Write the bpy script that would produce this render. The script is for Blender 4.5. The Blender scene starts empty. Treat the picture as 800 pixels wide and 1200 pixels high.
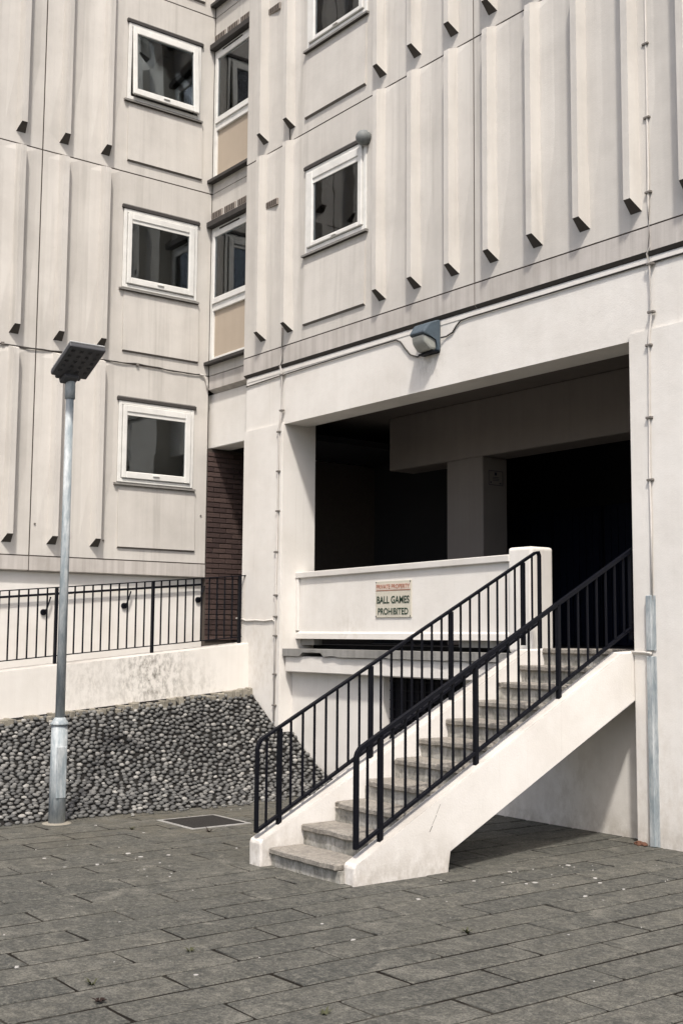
import bpy, bmesh, math, random
from mathutils import Vector, Matrix, noise
random.seed(7)
sc = bpy.context.scene
COL = sc.collection

# ------------------------------------------------------------------ camera
F_MM = 1400.8 / 1200.0 * 36.0
yaw, pit, rol = math.radians(52.6874), math.radians(5.9330), math.radians(0.4199)
fw = Vector((-math.sin(yaw) * math.cos(pit), math.cos(yaw) * math.cos(pit), math.sin(pit)))
r0 = Vector((math.cos(yaw), math.sin(yaw), 0))
u0 = r0.cross(fw)
r1 = math.cos(rol) * r0 + math.sin(rol) * u0
u1 = -math.sin(rol) * r0 + math.cos(rol) * u0
cam_d = bpy.data.cameras.new('camera')
cam_d.sensor_fit = 'VERTICAL'
cam_d.sensor_height = 36.0
cam_d.sensor_width = 24.0
cam_d.lens = F_MM
cam_d.clip_end = 2000
cam_d.clip_start = 0.05
cam = bpy.data.objects.new('camera', cam_d)
COL.objects.link(cam)
m3 = Matrix((r1, u1, -fw)).transposed()
cam.matrix_world = Matrix.Translation((7.185, -8.868, 1.85)) @ m3.to_4x4()
sc.camera = cam

# ------------------------------------------------------------------ sky and sun
SUN = Vector((1.06, -0.84, 2.08)).normalized()          # towards the sun
elev = math.asin(SUN.z)
azim = math.atan2(SUN.x, SUN.y)
w = bpy.data.worlds.new('World')
sc.world = w
w.use_nodes = True
wn, wl = w.node_tree.nodes, w.node_tree.links
wn.clear()
sky = wn.new('ShaderNodeTexSky')
sky.sky_type = 'NISHITA'
sky.sun_disc = False
sky.sun_elevation = elev
sky.sun_rotation = azim % (2 * math.pi)
sky.air_density = 1.0
sky.dust_density = 4.0
sky.ozone_density = 1.0
bg = wn.new('ShaderNodeBackground')
bg.inputs['Strength'].default_value = 0.13
wo = wn.new('ShaderNodeOutputWorld')
wl.new(sky.outputs[0], bg.inputs[0])
wl.new(bg.outputs[0], wo.inputs[0])
sd = bpy.data.lights.new('sun', 'SUN')
sd.energy = 2.6
sd.angle = math.radians(3.5)
sd.color = (1.0, 0.952, 0.885)
so = bpy.data.objects.new('sun', sd)
COL.objects.link(so)
so.rotation_euler = (-SUN).to_track_quat('-Z', 'Y').to_euler()
so.location = SUN * 60
vs = sc.view_settings
vs.view_transform = 'Standard'
vs.look = 'None'
vs.exposure = 0.76
vs.gamma = 1.0
vs.use_curve_mapping = False

# ------------------------------------------------------------------ materials
class NT:
    def __init__(s, name):
        s.m = bpy.data.materials.new(name)
        s.m.use_nodes = True
        s.t = s.m.node_tree
        s.b = s.t.nodes['Principled BSDF']
        s.pos = None
    def n(s, kind, **kw):
        o = s.t.nodes.new(kind)
        for k, v in kw.items():
            if k in ('op',): o.operation = v
            elif k == 'blend': o.blend_type = v
            else: setattr(o, k, v)
        return o
    def l(s, a, b): s.t.links.new(a, b)
    def P(s):
        if s.pos is None: s.pos = s.n('ShaderNodeNewGeometry').outputs['Position']
        return s.pos
    def vec(s, sx, sy, sz, off=(0, 0, 0), src=None):
        mp = s.n('ShaderNodeMapping')
        mp.inputs['Scale'].default_value = (sx, sy, sz)
        mp.inputs['Location'].default_value = off
        s.l(src or s.P(), mp.inputs['Vector'])
        return mp.outputs[0]
    def noise(s, v, scale=1.0, detail=4, rough=0.55, lo=0.35, hi=0.65, dist=0.0):
        x = s.n('ShaderNodeTexNoise')
        x.inputs['Scale'].default_value = scale
        x.inputs['Detail'].default_value = detail
        x.inputs['Roughness'].default_value = rough
        x.inputs['Distortion'].default_value = dist
        s.l(v, x.inputs['Vector'])
        mr = s.n('ShaderNodeMapRange')
        mr.inputs['From Min'].default_value = lo
        mr.inputs['From Max'].default_value = hi
        s.l(x.outputs['Fac'], mr.inputs['Value'])
        return mr.outputs[0]
    def mix(s, fac, a, b, blend='MIX'):
        x = s.n('ShaderNodeMixRGB', blend=blend)
        for sock, v in ((x.inputs[0], fac), (x.inputs[1], a), (x.inputs[2], b)):
            if isinstance(v, (int, float)): sock.default_value = v
            elif isinstance(v, tuple): sock.default_value = (*v, 1)
            else: s.l(v, sock)
        return x.outputs[0]
    def math(s, op, a, b=None, clamp=False):
        x = s.n('ShaderNodeMath', op=op)
        x.use_clamp = clamp
        for i, v in enumerate((a, b)):
            if v is None: continue
            if isinstance(v, (int, float)): x.inputs[i].default_value = v
            else: s.l(v, x.inputs[i])
        return x.outputs[0]
    def bump(s, h, strength=0.3, dist=0.01, prev=None):
        x = s.n('ShaderNodeBump')
        x.inputs['Strength'].default_value = strength
        x.inputs['Distance'].default_value = dist
        s.l(h, x.inputs['Height'])
        if prev is not None: s.l(prev, x.inputs['Normal'])
        return x.outputs[0]
    def blob(s, c, rad, fall=1.0):
        d = s.n('ShaderNodeVectorMath', op='DISTANCE')
        s.l(s.P(), d.inputs[0])
        d.inputs[1].default_value = c
        mr = s.n('ShaderNodeMapRange')
        mr.inputs['From Min'].default_value = rad
        mr.inputs['From Max'].default_value = rad * (1 - fall)
        s.l(d.outputs['Value'], mr.inputs['Value'])
        return mr.outputs[0]
    def done(s, col, rough=0.85, nrm=None, spec=0.3, metal=0.0):
        if isinstance(col, tuple): s.b.inputs['Base Color'].default_value = (*col, 1)
        else: s.l(col, s.b.inputs['Base Color'])
        if isinstance(rough, (int, float)): s.b.inputs['Roughness'].default_value = rough
        else: s.l(rough, s.b.inputs['Roughness'])
        s.b.inputs['Specular IOR Level'].default_value = spec
        s.b.inputs['Metallic'].default_value = metal
        if nrm is not None: s.l(nrm, s.b.inputs['Normal'])
        return s.m

def mat_wall(name, base, dirt, streak=0.35, blot=0.35, bumpy=0.25, spots=None, fine=60, base_grime=False, tone=False):
    t = NT(name)
    st = t.noise(t.vec(9, 9, 0.35), 1.0, 5, 0.6, 0.42, 0.75)
    st2 = t.noise(t.vec(28, 28, 0.8, (3, 1, 0)), 1.0, 3, 0.6, 0.45, 0.8)
    bl = t.noise(t.vec(1, 1, 1, (7, 2, 3)), 1.3, 6, 0.65, 0.42, 0.75)
    sp = t.noise(t.P(), 22, 4, 0.7, 0.64, 0.74)
    c = t.mix(t.math('MULTIPLY', st, streak), base, dirt)
    c = t.mix(t.math('MULTIPLY', st2, streak * 0.28), c, dirt)
    c = t.mix(t.math('MULTIPLY', bl, blot), c, dirt)
    c = t.mix(t.math('MULTIPLY', sp, 0.18), c, tuple(x * 0.5 for x in dirt))
    if spots:
        for (cx, rad, colr, amt, nsc) in spots:
            b = t.blob(cx, rad)
            nn = t.noise(t.vec(1, 1, 0.55, (5, 5, 1)), nsc, 6, 0.75, 0.45, 0.62)
            c = t.mix(t.math('MULTIPLY', t.math('MULTIPLY', b, nn), amt), c, colr)
    if tone:                                             # castings weather differently from one another
        oi = t.n('ShaderNodeObjectInfo').outputs['Random']
        c = t.mix(t.math('MULTIPLY', oi, 0.16), c, dirt)
        gn = t.noise(t.vec(0.5, 0.5, 0.22, (2, 9, 4)), 1.6, 5, 0.6, 0.45, 0.70)
        c = t.mix(t.math('MULTIPLY', gn, 0.22), c, (0.38, 0.365, 0.34))
        tr_ = t.noise(t.vec(3.2, 3.2, 0.12, (1, 1, 8)), 1.4, 4, 0.7, 0.55, 0.72)
        c = t.mix(t.math('MULTIPLY', tr_, 0.35), c, (0.24, 0.225, 0.20))
    if base_grime:                                       # mud splashed up from the paving
        sx = t.n('ShaderNodeSeparateXYZ'); t.l(t.P(), sx.inputs[0])
        mr = t.n('ShaderNodeMapRange'); mr.inputs['From Min'].default_value = 0.34; mr.inputs['From Max'].default_value = 0.0
        t.l(sx.outputs[2], mr.inputs['Value'])
        sn = t.noise(t.vec(1, 1, 0.7), 7, 6, 0.75, 0.36, 0.62)
        c = t.mix(t.math('MULTIPLY', t.math('MULTIPLY', mr.outputs[0], sn), 0.6), c, (0.27, 0.235, 0.19))
        dr = t.noise(t.vec(16, 16, 0.5, (6, 3, 2)), 1.0, 5, 0.7, 0.60, 0.74)
        c = t.mix(t.math('MULTIPLY', dr, 0.16), c, (0.30, 0.265, 0.215))
    h = t.noise(t.P(), fine, 5, 0.7, 0.2, 0.8)
    h2 = t.noise(t.P(), 4, 3, 0.5, 0.2, 0.8)
    nb = t.bump(h2, 0.25, 0.012)
    nb = t.bump(h, bumpy, 0.004, nb)
    return t.done(c, 0.88, nb, 0.2)

def mat_flat(name, col, rough=0.6, spec=0.3, metal=0.0, var=0.25, scale=14, bumpy=0.08):
    t = NT(name)
    n1 = t.noise(t.P(), scale, 5, 0.65, 0.35, 0.7)
    c = t.mix(t.math('MULTIPLY', n1, var), col, tuple(x * 0.55 for x in col))
    h = t.noise(t.P(), 90, 3, 0.6, 0.2, 0.8)
    rr = t.math('ADD', t.math('MULTIPLY', n1, 0.15), rough)
    return t.done(c, rr, t.bump(h, bumpy, 0.003), spec, metal)

M = {}
M['white'] = mat_wall('white_masonry_paint', (0.665, 0.640, 0.600), (0.45, 0.415, 0.365), 0.10, 0.38, 0.3, base_grime=True,
    spots=[((-2.88, 0.03, 4.98), 0.36, (0.33, 0.30, 0.26), 0.55, 16), ((-6.2, 0.0, 1.6), 0.8, (0.45, 0.41, 0.35), 0.6, 9), ((0.3, 0.0, 0.5), 0.9, (0.47, 0.42, 0.36), 0.5, 8),
           ((-4.6, 0.27, 1.9), 0.5, (0.45, 0.41, 0.35), 0.5, 11), ((-1.0, 0.2, 0.4), 0.7, (0.42, 0.38, 0.33), 0.5, 9)])
M['white_stair'] = mat_wall('white_stair_paint', (0.69, 0.663, 0.625), (0.46, 0.425, 0.37), 0.06, 0.42, 0.35, base_grime=True,
    spots=[((-0.02, -3.3, 0.05), 0.5, (0.36, 0.31, 0.26), 0.5, 9), ((-1.1, -3.3, 0.05), 0.5, (0.36, 0.31, 0.26), 0.5, 9), ((0.0, -2.3, 0.0), 0.3, (0.36, 0.31, 0.26), 0.5, 9)])
M['ramp_white'] = mat_wall('white_ramp_paint', (0.68, 0.652, 0.605), (0.47, 0.435, 0.385), 0.22, 0.3, 0.3,
    spots=[((-6.5, -1.45, 1.35), 0.75, (0.13, 0.12, 0.10), 0.95, 14), ((-6.5, -2.3, 1.25), 0.6, (0.22, 0.20, 0.17), 0.4, 17),
           ((-6.5, -0.8, 1.15), 0.5, (0.30, 0.28, 0.24), 0.6, 12)])
M['panel'] = mat_wall('precast_concrete_paint', (0.560, 0.533, 0.492), (0.35, 0.328, 0.300), 0.22, 0.46, 0.35, tone=True)
M['panel_band'] = mat_wall('weathered_edge_concrete', (0.48, 0.45, 0.42), (0.27, 0.25, 0.225), 0.7, 0.6, 0.35)
M['cap'] = mat_flat('soffit_painted_shade', (0.075, 0.068, 0.062), 0.9, 0.1)  # concrete darkened in colour to paint shade on down-facing faces
M['apron_shade'] = mat_flat('apron_soffit', (0.17, 0.155, 0.14), 0.9, 0.1)  # shade under the aprons, painted in as a darker colour
M['grille'] = mat_flat('grille_black', (0.005, 0.005, 0.007), 0.6, 0.15)
M['joint'] = mat_flat('joint_mastic', (0.07, 0.058, 0.05), 0.9, 0.1)
M['worn'] = mat_wall('worn_ledge_paint', (0.50, 0.475, 0.44), (0.27, 0.25, 0.225), 0.0, 0.9, 0.4)
M['slab_edge'] = mat_wall('bare_concrete', (0.27, 0.265, 0.25), (0.13, 0.125, 0.115), 0.7, 0.6, 0.6)
M['under'] = mat_wall('undercroft_shaded_paint', (0.17, 0.15, 0.135), (0.10, 0.09, 0.08), 0.2, 0.3, 0.2)  # pale paint given a dark colour that stands in for shade
M['under_dark'] = mat_wall('undercroft_deep_shade', (0.018, 0.018, 0.02), (0.010, 0.010, 0.012), 0.2, 0.3, 0.2)  # near-black colour stands in for the deep shade inside
M['navy'] = mat_flat('navy_door_paint', (0.009, 0.013, 0.030), 0.55, 0.15, 0, 0.2)
M['upvc'] = mat_flat('white_upvc', (0.68, 0.67, 0.635), 0.42, 0.4, 0, 0.35, 5)
M['sill'] = mat_flat('dirty_sill', (0.22, 0.21, 0.195), 0.8, 0.2, 0, 0.6, 20)
M['lintel'] = mat_flat('dark_drip_metal', (0.05, 0.045, 0.042), 0.7, 0.3, 0, 0.4)
M['infill'] = mat_wall('tan_infill_board', (0.40, 0.335, 0.265), (0.31, 0.26, 0.205), 0.25, 0.3, 0.05)
M['room'] = mat_flat('dark_room', (0.035, 0.034, 0.033), 0.9, 0.1)
M['curtain'] = mat_flat('grey_curtain', (0.062, 0.063, 0.063), 0.95, 0.1, 0, 0.4, 5)
M['pale'] = mat_flat('pale_ornament', (0.42, 0.46, 0.44), 0.6)
M['black'] = mat_flat('black_rail_paint', (0.0035, 0.0040, 0.0070), 0.45, 0.14, 0, 0.3, 30, 0.15)
M['galv'] = None
M['blue'] = mat_flat('blue_grey_plastic', (0.062, 0.085, 0.105), 0.42, 0.4, 0, 0.5, 22, 0.1)
M['lens'] = mat_flat('clouded_lens', (0.27, 0.275, 0.25), 0.35, 0.5, 0, 0.45, 16)
M['head'] = mat_flat('dark_lamp_casing', (0.055, 0.055, 0.06), 0.5, 0.4, 0, 0.2)
M['head_top'] = mat_flat('pale_lamp_top', (0.55, 0.55, 0.54), 0.4, 0.4)
M['led'] = mat_flat('led_window', (0.012, 0.012, 0.014), 0.2, 0.6)
M['pipe_white'] = mat_flat('white_painted_pipe', (0.56, 0.53, 0.49), 0.6, 0.3, 0, 0.3, 9)
M['clip'] = mat_flat('grey_clip', (0.16, 0.145, 0.13), 0.7)
M['cable'] = mat_flat('grey_cable', (0.055, 0.05, 0.046), 0.7)
M['sign'] = mat_flat('cream_sign_board', (0.52, 0.49, 0.41), 0.5, 0.3, 0, 0.3, 40)
M['sign_pink'] = mat_flat('faded_red_band', (0.56, 0.485, 0.41), 0.5, 0.3, 0, 0.3, 40)
M['red'] = mat_flat('faded_red_letter', (0.36, 0.12, 0.07), 0.6, 0.2, 0, 0.5, 60)
M['green'] = mat_flat('dark_green_letter', (0.020, 0.042, 0.028), 0.6, 0.2, 0, 0.2, 60)
M['vent'] = mat_flat('vent_terracotta', (0.30, 0.265, 0.235), 0.85, 0.1, 0, 0.5, 30)
M['cowl'] = mat_flat('grey_cowl', (0.17, 0.18, 0.175), 0.6, 0.3, 0, 0.4, 18)
M['rubble'] = mat_flat('red_brick_rubble', (0.12, 0.062, 0.042), 0.9, 0.1, 0, 0.6, 30, 0.4)
M['leaf'] = mat_flat('weed_leaf', (0.060, 0.062, 0.032), 0.7, 0.2, 0, 0.5, 30)
M['dry'] = mat_flat('dry_leaf', (0.022, 0.013, 0.010), 0.8, 0.2, 0, 0.5, 30)
M['gum'] = mat_flat('pale_gum', (0.33, 0.32, 0.30), 0.7, 0.2, 0, 0.3, 30)

def mk_galv():
    t = NT('galvanised_steel')
    a = t.noise(t.vec(1, 1, 0.22), 16, 5, 0.65, 0.38, 0.66)
    b = t.noise(t.vec(1, 1, 0.3, (4, 4, 4)), 60, 4, 0.7, 0.4, 0.7)
    c = t.mix(a, (0.215, 0.25, 0.265), (0.45, 0.47, 0.47))
    c = t.mix(t.math('MULTIPLY', b, 0.4), c, (0.17, 0.19, 0.20))
    return t.done(c, 0.7, t.bump(b, 0.1, 0.003), 0.25, 0.0)
M['galv'] = mk_galv()

def mk_slab():
    t = NT('riven_paving_slab')
    oi = t.n('ShaderNodeObjectInfo').outputs['Random']
    isl = t.n('ShaderNodeNewGeometry').outputs['Random Per Island']
    rnd = t.math('FRACT', t.math('ADD', t.math('MULTIPLY', oi, 3.7), isl))
    big = t.noise(t.P(), 0.8, 6, 0.7, 0.40, 0.62)
    med = t.noise(t.vec(1, 1, 1, (2, 5, 0)), 4.5, 8, 0.78, 0.42, 0.60, 0.4)
    wrn = t.noise(t.vec(1, 1, 1, (12, 3, 0)), 2.6, 8, 0.75, 0.52, 0.66, 0.6)
    fin = t.noise(t.P(), 28, 6, 0.8, 0.42, 0.60)
    fin2 = t.noise(t.vec(1, 1, 1, (9, 5, 0)), 70, 4, 0.8, 0.46, 0.62)
    c = t.mix(rnd, (0.056, 0.059, 0.055), (0.165, 0.157, 0.134))
    c = t.mix(t.math('MULTIPLY', big, 0.55), c, (0.052, 0.052, 0.043))
    c = t.mix(t.math('MULTIPLY', med, 0.85), c, (0.046, 0.048, 0.046))
    c = t.mix(t.math('MULTIPLY', wrn, 0.85), c, (0.21, 0.20, 0.175))
    c = t.mix(t.math('MULTIPLY', fin, 0.7), c, (0.20, 0.192, 0.168))
    c = t.mix(t.math('MULTIPLY', fin2, 0.75), c, (0.024, 0.025, 0.024))
    # earthy silt washed up by the bank
    sil = t.math('MULTIPLY', t.blob((-3.6, -2.6, 0), 3.0), t.noise(t.vec(1, 1, 1, (1, 8, 2)), 2.2, 6, 0.7, 0.42, 0.6))
    c = t.mix(t.math('MULTIPLY', sil, 0.75), c, (0.115, 0.104, 0.080))
    blt = t.noise(t.vec(1, 1, 1, (31, 7, 0)), 11, 7, 0.8, 0.47, 0.60, 0.8)
    c = t.mix(t.math('MULTIPLY', blt, 0.55), c, (0.036, 0.037, 0.033))
    lch = t.noise(t.vec(1, 1, 1, (17, 23, 0)), 9, 6, 0.75, 0.60, 0.68, 0.5)
    c = t.mix(t.math('MULTIPLY', lch, 0.55), c, (0.235, 0.225, 0.195))
    c = t.mix(1.0, c, (0.84, 0.835, 0.81), 'MULTIPLY')
    h = t.noise(t.P(), 30, 6, 0.75, 0.2, 0.8)
    h2 = t.noise(t.P(), 5, 4, 0.6, 0.2, 0.8)
    nb = t.bump(h2, 0.4, 0.02)
    nb = t.bump(h, 0.55, 0.008, nb)
    return t.done(c, 0.8, nb, 0.25)
M['slab'] = mk_slab()
def mk_bed():
    t = NT('joint_soil')
    a = t.noise(t.P(), 1.3, 5, 0.7, 0.50, 0.62)
    b = t.noise(t.P(), 40, 4, 0.7, 0.4, 0.65)
    c = t.mix(a, (0.016, 0.0135, 0.011), (0.058, 0.054, 0.045))
    c = t.mix(t.math('MULTIPLY', b, 0.5), c, (0.010, 0.009, 0.008))
    return t.done(c, 0.95, t.bump(b, 0.5, 0.01), 0.05)
M['bed'] = mk_bed()
M['cover'] = mat_flat('dark_cover', (0.022, 0.020, 0.018), 0.85, 0.2, 0, 0.5, 60, 0.6)

def mk_cobble():
    t = NT('grey_flint_cobble')
    oi = t.n('ShaderNodeObjectInfo').outputs['Random']
    isl = t.n('ShaderNodeNewGeometry').outputs['Random Per Island']
    rnd = t.math('FRACT', t.math('ADD', t.math('MULTIPLY', oi, 5.3), isl))
    cr = t.n('ShaderNodeValToRGB')
    e = cr.color_ramp.elements
    e[0].position = 0.0; e[0].color = (0.062, 0.062, 0.061, 1)
    e[1].position = 1.0; e[1].color = (0.32, 0.31, 0.285, 1)
    x = e.new(0.55); x.color = (0.112, 0.112, 0.107, 1)
    x = e.new(0.9); x.color = (0.178, 0.174, 0.163, 1)
    t.l(rnd, cr.inputs[0])
    n1 = t.noise(t.P(), 25, 5, 0.7, 0.4, 0.7)
    c = t.mix(t.math('MULTIPLY', n1, 0.5), cr.outputs[0], (0.07, 0.068, 0.062))
    return t.done(c, 0.72, t.bump(n1, 0.2, 0.006), 0.3)
M['cobble'] = mk_cobble()
M['mortar'] = mat_wall('dirty_mortar', (0.012, 0.011, 0.010), (0.007, 0.007, 0.006), 0.1, 0.6, 0.8)
M['silt'] = mat_wall('bank_top_silt', (0.24, 0.22, 0.18), (0.11, 0.10, 0.08), 0.1, 0.8, 0.8)

def mk_brick():
    t = NT('purple_brown_brick')
    oi = t.n('ShaderNodeObjectInfo').outputs['Random']
    c = t.mix(oi, (0.048, 0.031, 0.029), (0.086, 0.057, 0.050))
    n1 = t.noise(t.P(), 40, 5, 0.7, 0.4, 0.7)
    c = t.mix(t.math('MULTIPLY', n1, 0.5), c, (0.030, 0.022, 0.02))
    return t.done(c, 0.85, t.bump(n1, 0.4, 0.006), 0.2)
M['brick'] = mk_brick()

def mk_tread():
    t = NT('worn_stair_concrete')
    a = t.noise(t.P(), 3.5, 6, 0.7, 0.4, 0.66)
    b = t.noise(t.P(), 38, 6, 0.75, 0.42, 0.64)
    c = t.mix(a, (0.30, 0.275, 0.238), (0.215, 0.196, 0.170))
    c = t.mix(t.math('MULTIPLY', b, 0.5), c, (0.055, 0.050, 0.044))
    nb = t.bump(b, 0.5, 0.006)
    return t.done(c, 0.85, nb, 0.2)
M['tread'] = mk_tread()
def mk_riser():
    t = NT('stained_stair_riser')
    a = t.noise(t.vec(1, 1, 0.35), 7, 6, 0.75, 0.40, 0.62)
    b = t.noise(t.vec(1, 1, 0.5, (3, 3, 3)), 26, 6, 0.75, 0.45, 0.62)
    c = t.mix(a, (0.44, 0.42, 0.38), (0.22, 0.21, 0.18))
    c = t.mix(t.math('MULTIPLY', b, 0.5), c, (0.10, 0.096, 0.083))
    return t.done(c, 0.9, t.bump(b, 0.5, 0.006), 0.15)
M['riser'] = mk_riser()

def mk_glass():
    t = NT('window_glass')
    t.t.nodes.remove(t.b)
    out = t.t.nodes['Material Output']
    tr = t.n('ShaderNodeBsdfTransparent'); tr.inputs[0].default_value = (0.80, 0.84, 0.85, 1)
    gl = t.n('ShaderNodeBsdfGlossy'); gl.inputs['Roughness'].default_value = 0.02
    gl.inputs['Color'].default_value = (0.95, 0.98, 1.0, 1)
    fr = t.n('ShaderNodeFresnel'); fr.inputs['IOR'].default_value = 1.55
    n1 = t.noise(t.P(), 1.1, 2, 0.5, 0.2, 0.8)
    t.l(t.bump(n1, 0.12, 0.02), gl.inputs['Normal'])
    mx = t.n('ShaderNodeMixShader')
    t.l(t.math('MULTIPLY', fr.outputs[0], 1.3, True), mx.inputs[0])
    t.l(tr.outputs[0], mx.inputs[1]); t.l(gl.outputs[0], mx.inputs[2])
    t.l(mx.outputs[0], out.inputs['Surface'])
    return t.m
M['glass'] = mk_glass()

# ------------------------------------------------------------------ mesh helpers
def vworld(fr, pts): return [fr(*p) for p in pts]
def W(x, y, z): return (x, y, z)

class MB:
    def __init__(s): s.bm = bmesh.new()
    def poly(s, pts):
        vs_ = [s.bm.verts.new(p) for p in pts]
        return s.bm.faces.new(vs_)
    def hexa(s, p):                                     # 8 corners: bottom ring 0-3, top ring 4-7
        v = [s.bm.verts.new(q) for q in p]
        for f in ((3, 2, 1, 0), (4, 5, 6, 7), (0, 1, 5, 4), (1, 2, 6, 5), (2, 3, 7, 6), (3, 0, 4, 7)):
            s.bm.faces.new([v[i] for i in f])
        return v
    def box(s, x0, x1, y0, y1, z0, z1, fr=W, bev=0.0, seg=1):
        v = s.hexa([fr(*q) for q in ((x0, y0, z0), (x1, y0, z0), (x1, y1, z0), (x0, y1, z0),
                                     (x0, y0, z1), (x1, y0, z1), (x1, y1, z1), (x0, y1, z1))])
        if bev:
            es = {e for q in v for e in q.link_edges}
            bmesh.ops.bevel(s.bm, geom=list(es), offset=bev, segments=seg, affect='EDGES', profile=0.5)
        return s
    def prism(s, prof, a0, a1, fr, bev=0.0):            # prof: list of (p,q); extruded along a; fr(a,p,q)
        A = [s.bm.verts.new(fr(a0, *q)) for q in prof]
        B = [s.bm.verts.new(fr(a1, *q)) for q in prof]
        n = len(prof)
        s.bm.faces.new(A[::-1]); s.bm.faces.new(B)
        for i in range(n): s.bm.faces.new((A[i], A[(i + 1) % n], B[(i + 1) % n], B[i]))
        if bev:
            es = {e for q in A + B for e in q.link_edges}
            bmesh.ops.bevel(s.bm, geom=list(es), offset=bev, segments=2, affect='EDGES', profile=0.5)
        return s
    def tube(s, pts, r, n=8, caps=True, r2=None):
        pts = [Vector(p) for p in pts]
        rings = []
        for i, p in enumerate(pts):
            if i == 0: d = pts[1] - p
            elif i == len(pts) - 1: d = p - pts[-2]
            else: d = (pts[i + 1] - p).normalized() + (p - pts[i - 1]).normalized()
            d.normalize()
            a = d.cross(Vector((0, 0, 1)))
            if a.length < 0.05: a = d.cross(Vector((0, 1, 0)))
            a.normalize(); b = d.cross(a).normalized()
            rr = r if r2 is None else r + (r2 - r) * i / (len(pts) - 1)
            rings.append([s.bm.verts.new(p + a * rr * math.cos(2 * math.pi * k / n) + b * rr * math.sin(2 * math.pi * k / n)) for k in range(n)])
        for i in range(len(rings) - 1):
            for k in range(n):
                f = s.bm.faces.new((rings[i][k], rings[i][(k + 1) % n], rings[i + 1][(k + 1) % n], rings[i + 1][k]))
                f.smooth = True
        if caps:
            s.bm.faces.new(rings[0][::-1]); s.bm.faces.new(rings[-1])
        return s
    def bar(s, pts, w_, h_, side=Vector((1, 0, 0))):    # flat bar swept along pts; w_ along side
        pts = [Vector(p) for p in pts]
        rings = []
        for i, p in enumerate(pts):
            if i == 0: d = pts[1] - p
            elif i == len(pts) - 1: d = p - pts[-2]
            else: d = (pts[i + 1] - p).normalized() + (p - pts[i - 1]).normalized()
            d.normalize()
            up = side.cross(d).normalized()
            sd_ = side.normalized()
            rings.append([s.bm.verts.new(p + sd_ * a * w_ / 2 + up * b * h_ / 2) for a, b in ((-1, -1), (1, -1), (1, 1), (-1, 1))])
        for i in range(len(rings) - 1):
            for k in range(4):
                s.bm.faces.new((rings[i][k], rings[i][(k + 1) % 4], rings[i + 1][(k + 1) % 4], rings[i + 1][k]))
        s.bm.faces.new(rings[0][::-1]); s.bm.faces.new(rings[-1])
        return s
    def lathe(s, prof, c, n=20, smooth=True):
        rings = []
        for r, z in prof:
            rings.append([s.bm.verts.new((c[0] + r * math.cos(2 * math.pi * k / n), c[1] + r * math.sin(2 * math.pi * k / n), c[2] + z)) for k in range(n)])
        for i in range(len(rings) - 1):
            for k in range(n):
                f = s.bm.faces.new((rings[i][k], rings[i][(k + 1) % n], rings[i + 1][(k + 1) % n], rings[i + 1][k]))
                f.smooth = smooth
        s.bm.faces.new(rings[0][::-1]); s.bm.faces.new(rings[-1])
        return s
    def plate(s, us, vs_, holes, d0, d1, fr):           # wall plate in (u,v), front at depth d1, back d0, with holes
        U = sorted(set(list(us) + [h[i] for h in holes for i in (0, 1)]))
        V = sorted(set(list(vs_) + [h[i] for h in holes for i in (2, 3)]))
        U = [u for u in U if us[0] <= u <= us[-1]]; V = [v for v in V if vs_[0] <= v <= vs_[-1]]
        solid = {}
        for i in range(len(U) - 1):
            for j in range(len(V) - 1):
                cu, cv = (U[i] + U[i + 1]) / 2, (V[j] + V[j + 1]) / 2
                solid[i, j] = not any(h[0] < cu < h[1] and h[2] < cv < h[3] for h in holes)
        cache = {}
        def vv(i, j, d):
            k = (i, j, d)
            if k not in cache: cache[k] = s.bm.verts.new(fr(U[i], V[j], d))
            return cache[k]
        for (i, j), ok in solid.items():
            if not ok: continue
            for d in (d0, d1): s.bm.faces.new([vv(i, j, d), vv(i + 1, j, d), vv(i + 1, j + 1, d), vv(i, j + 1, d)])
            for (di, dj, a, b) in ((-1, 0, (i, j), (i, j + 1)), (1, 0, (i + 1, j), (i + 1, j + 1)), (0, -1, (i, j), (i + 1, j)), (0, 1, (i, j + 1), (i + 1, j + 1))):
                if not solid.get((i + di, j + dj), False):
                    s.bm.faces.new([vv(*a, d0), vv(*b, d0), vv(*b, d1), vv(*a, d1)])
        return s
    def rough(s, cuts, amp, scale):                     # chip and wear: subdivide and push by noise
        bmesh.ops.subdivide_edges(s.bm, edges=s.bm.edges[:], cuts=cuts, use_grid_fill=True)
        for v in s.bm.verts:
            v.co += noise.noise_vector(v.co * scale) * amp
        return s
    def build(s, name, mat, parent=None, mats=None):
        bmesh.ops.recalc_face_normals(s.bm, faces=s.bm.faces[:])
        me = bpy.data.meshes.new(name)
        if parent is not None:
            wp = Vector((0, 0, 0)); p = parent
            while p is not None: wp += p.location; p = p.parent
            bmesh.ops.translate(s.bm, verts=s.bm.verts[:], vec=-wp)
        s.bm.to_mesh(me); s.bm.free()
        me.materials.append(mat)
        o = bpy.data.objects.new(name, me)
        COL.objects.link(o)
        if parent is not None: o.parent = parent
        return o

def thing(name, label, cat, loc=(0, 0, 0), group=None):
    o = bpy.data.objects.new(name, None)
    o.empty_display_size = 0.1
    COL.objects.link(o)
    o.location = loc
    o['label'] = label; o['category'] = cat
    if group: o['group'] = group
    return o
def tag(o, label, cat, group=None):
    o['label'] = label; o['category'] = cat
    if group: o['group'] = group
    return o
def kind(o, k):
    o['kind'] = k
    return o

# ================================================================== GROUND
g = MB()
for (x0, x1, y0, y1) in ((-120, 120, -120, 120),):
    g.poly([(x0, y0, -0.07), (x1, y0, -0.07), (x1, y1, -0.07), (x0, y1, -0.07)])
ground = kind(g.build('ground', M['slab']), 'structure')

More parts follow.
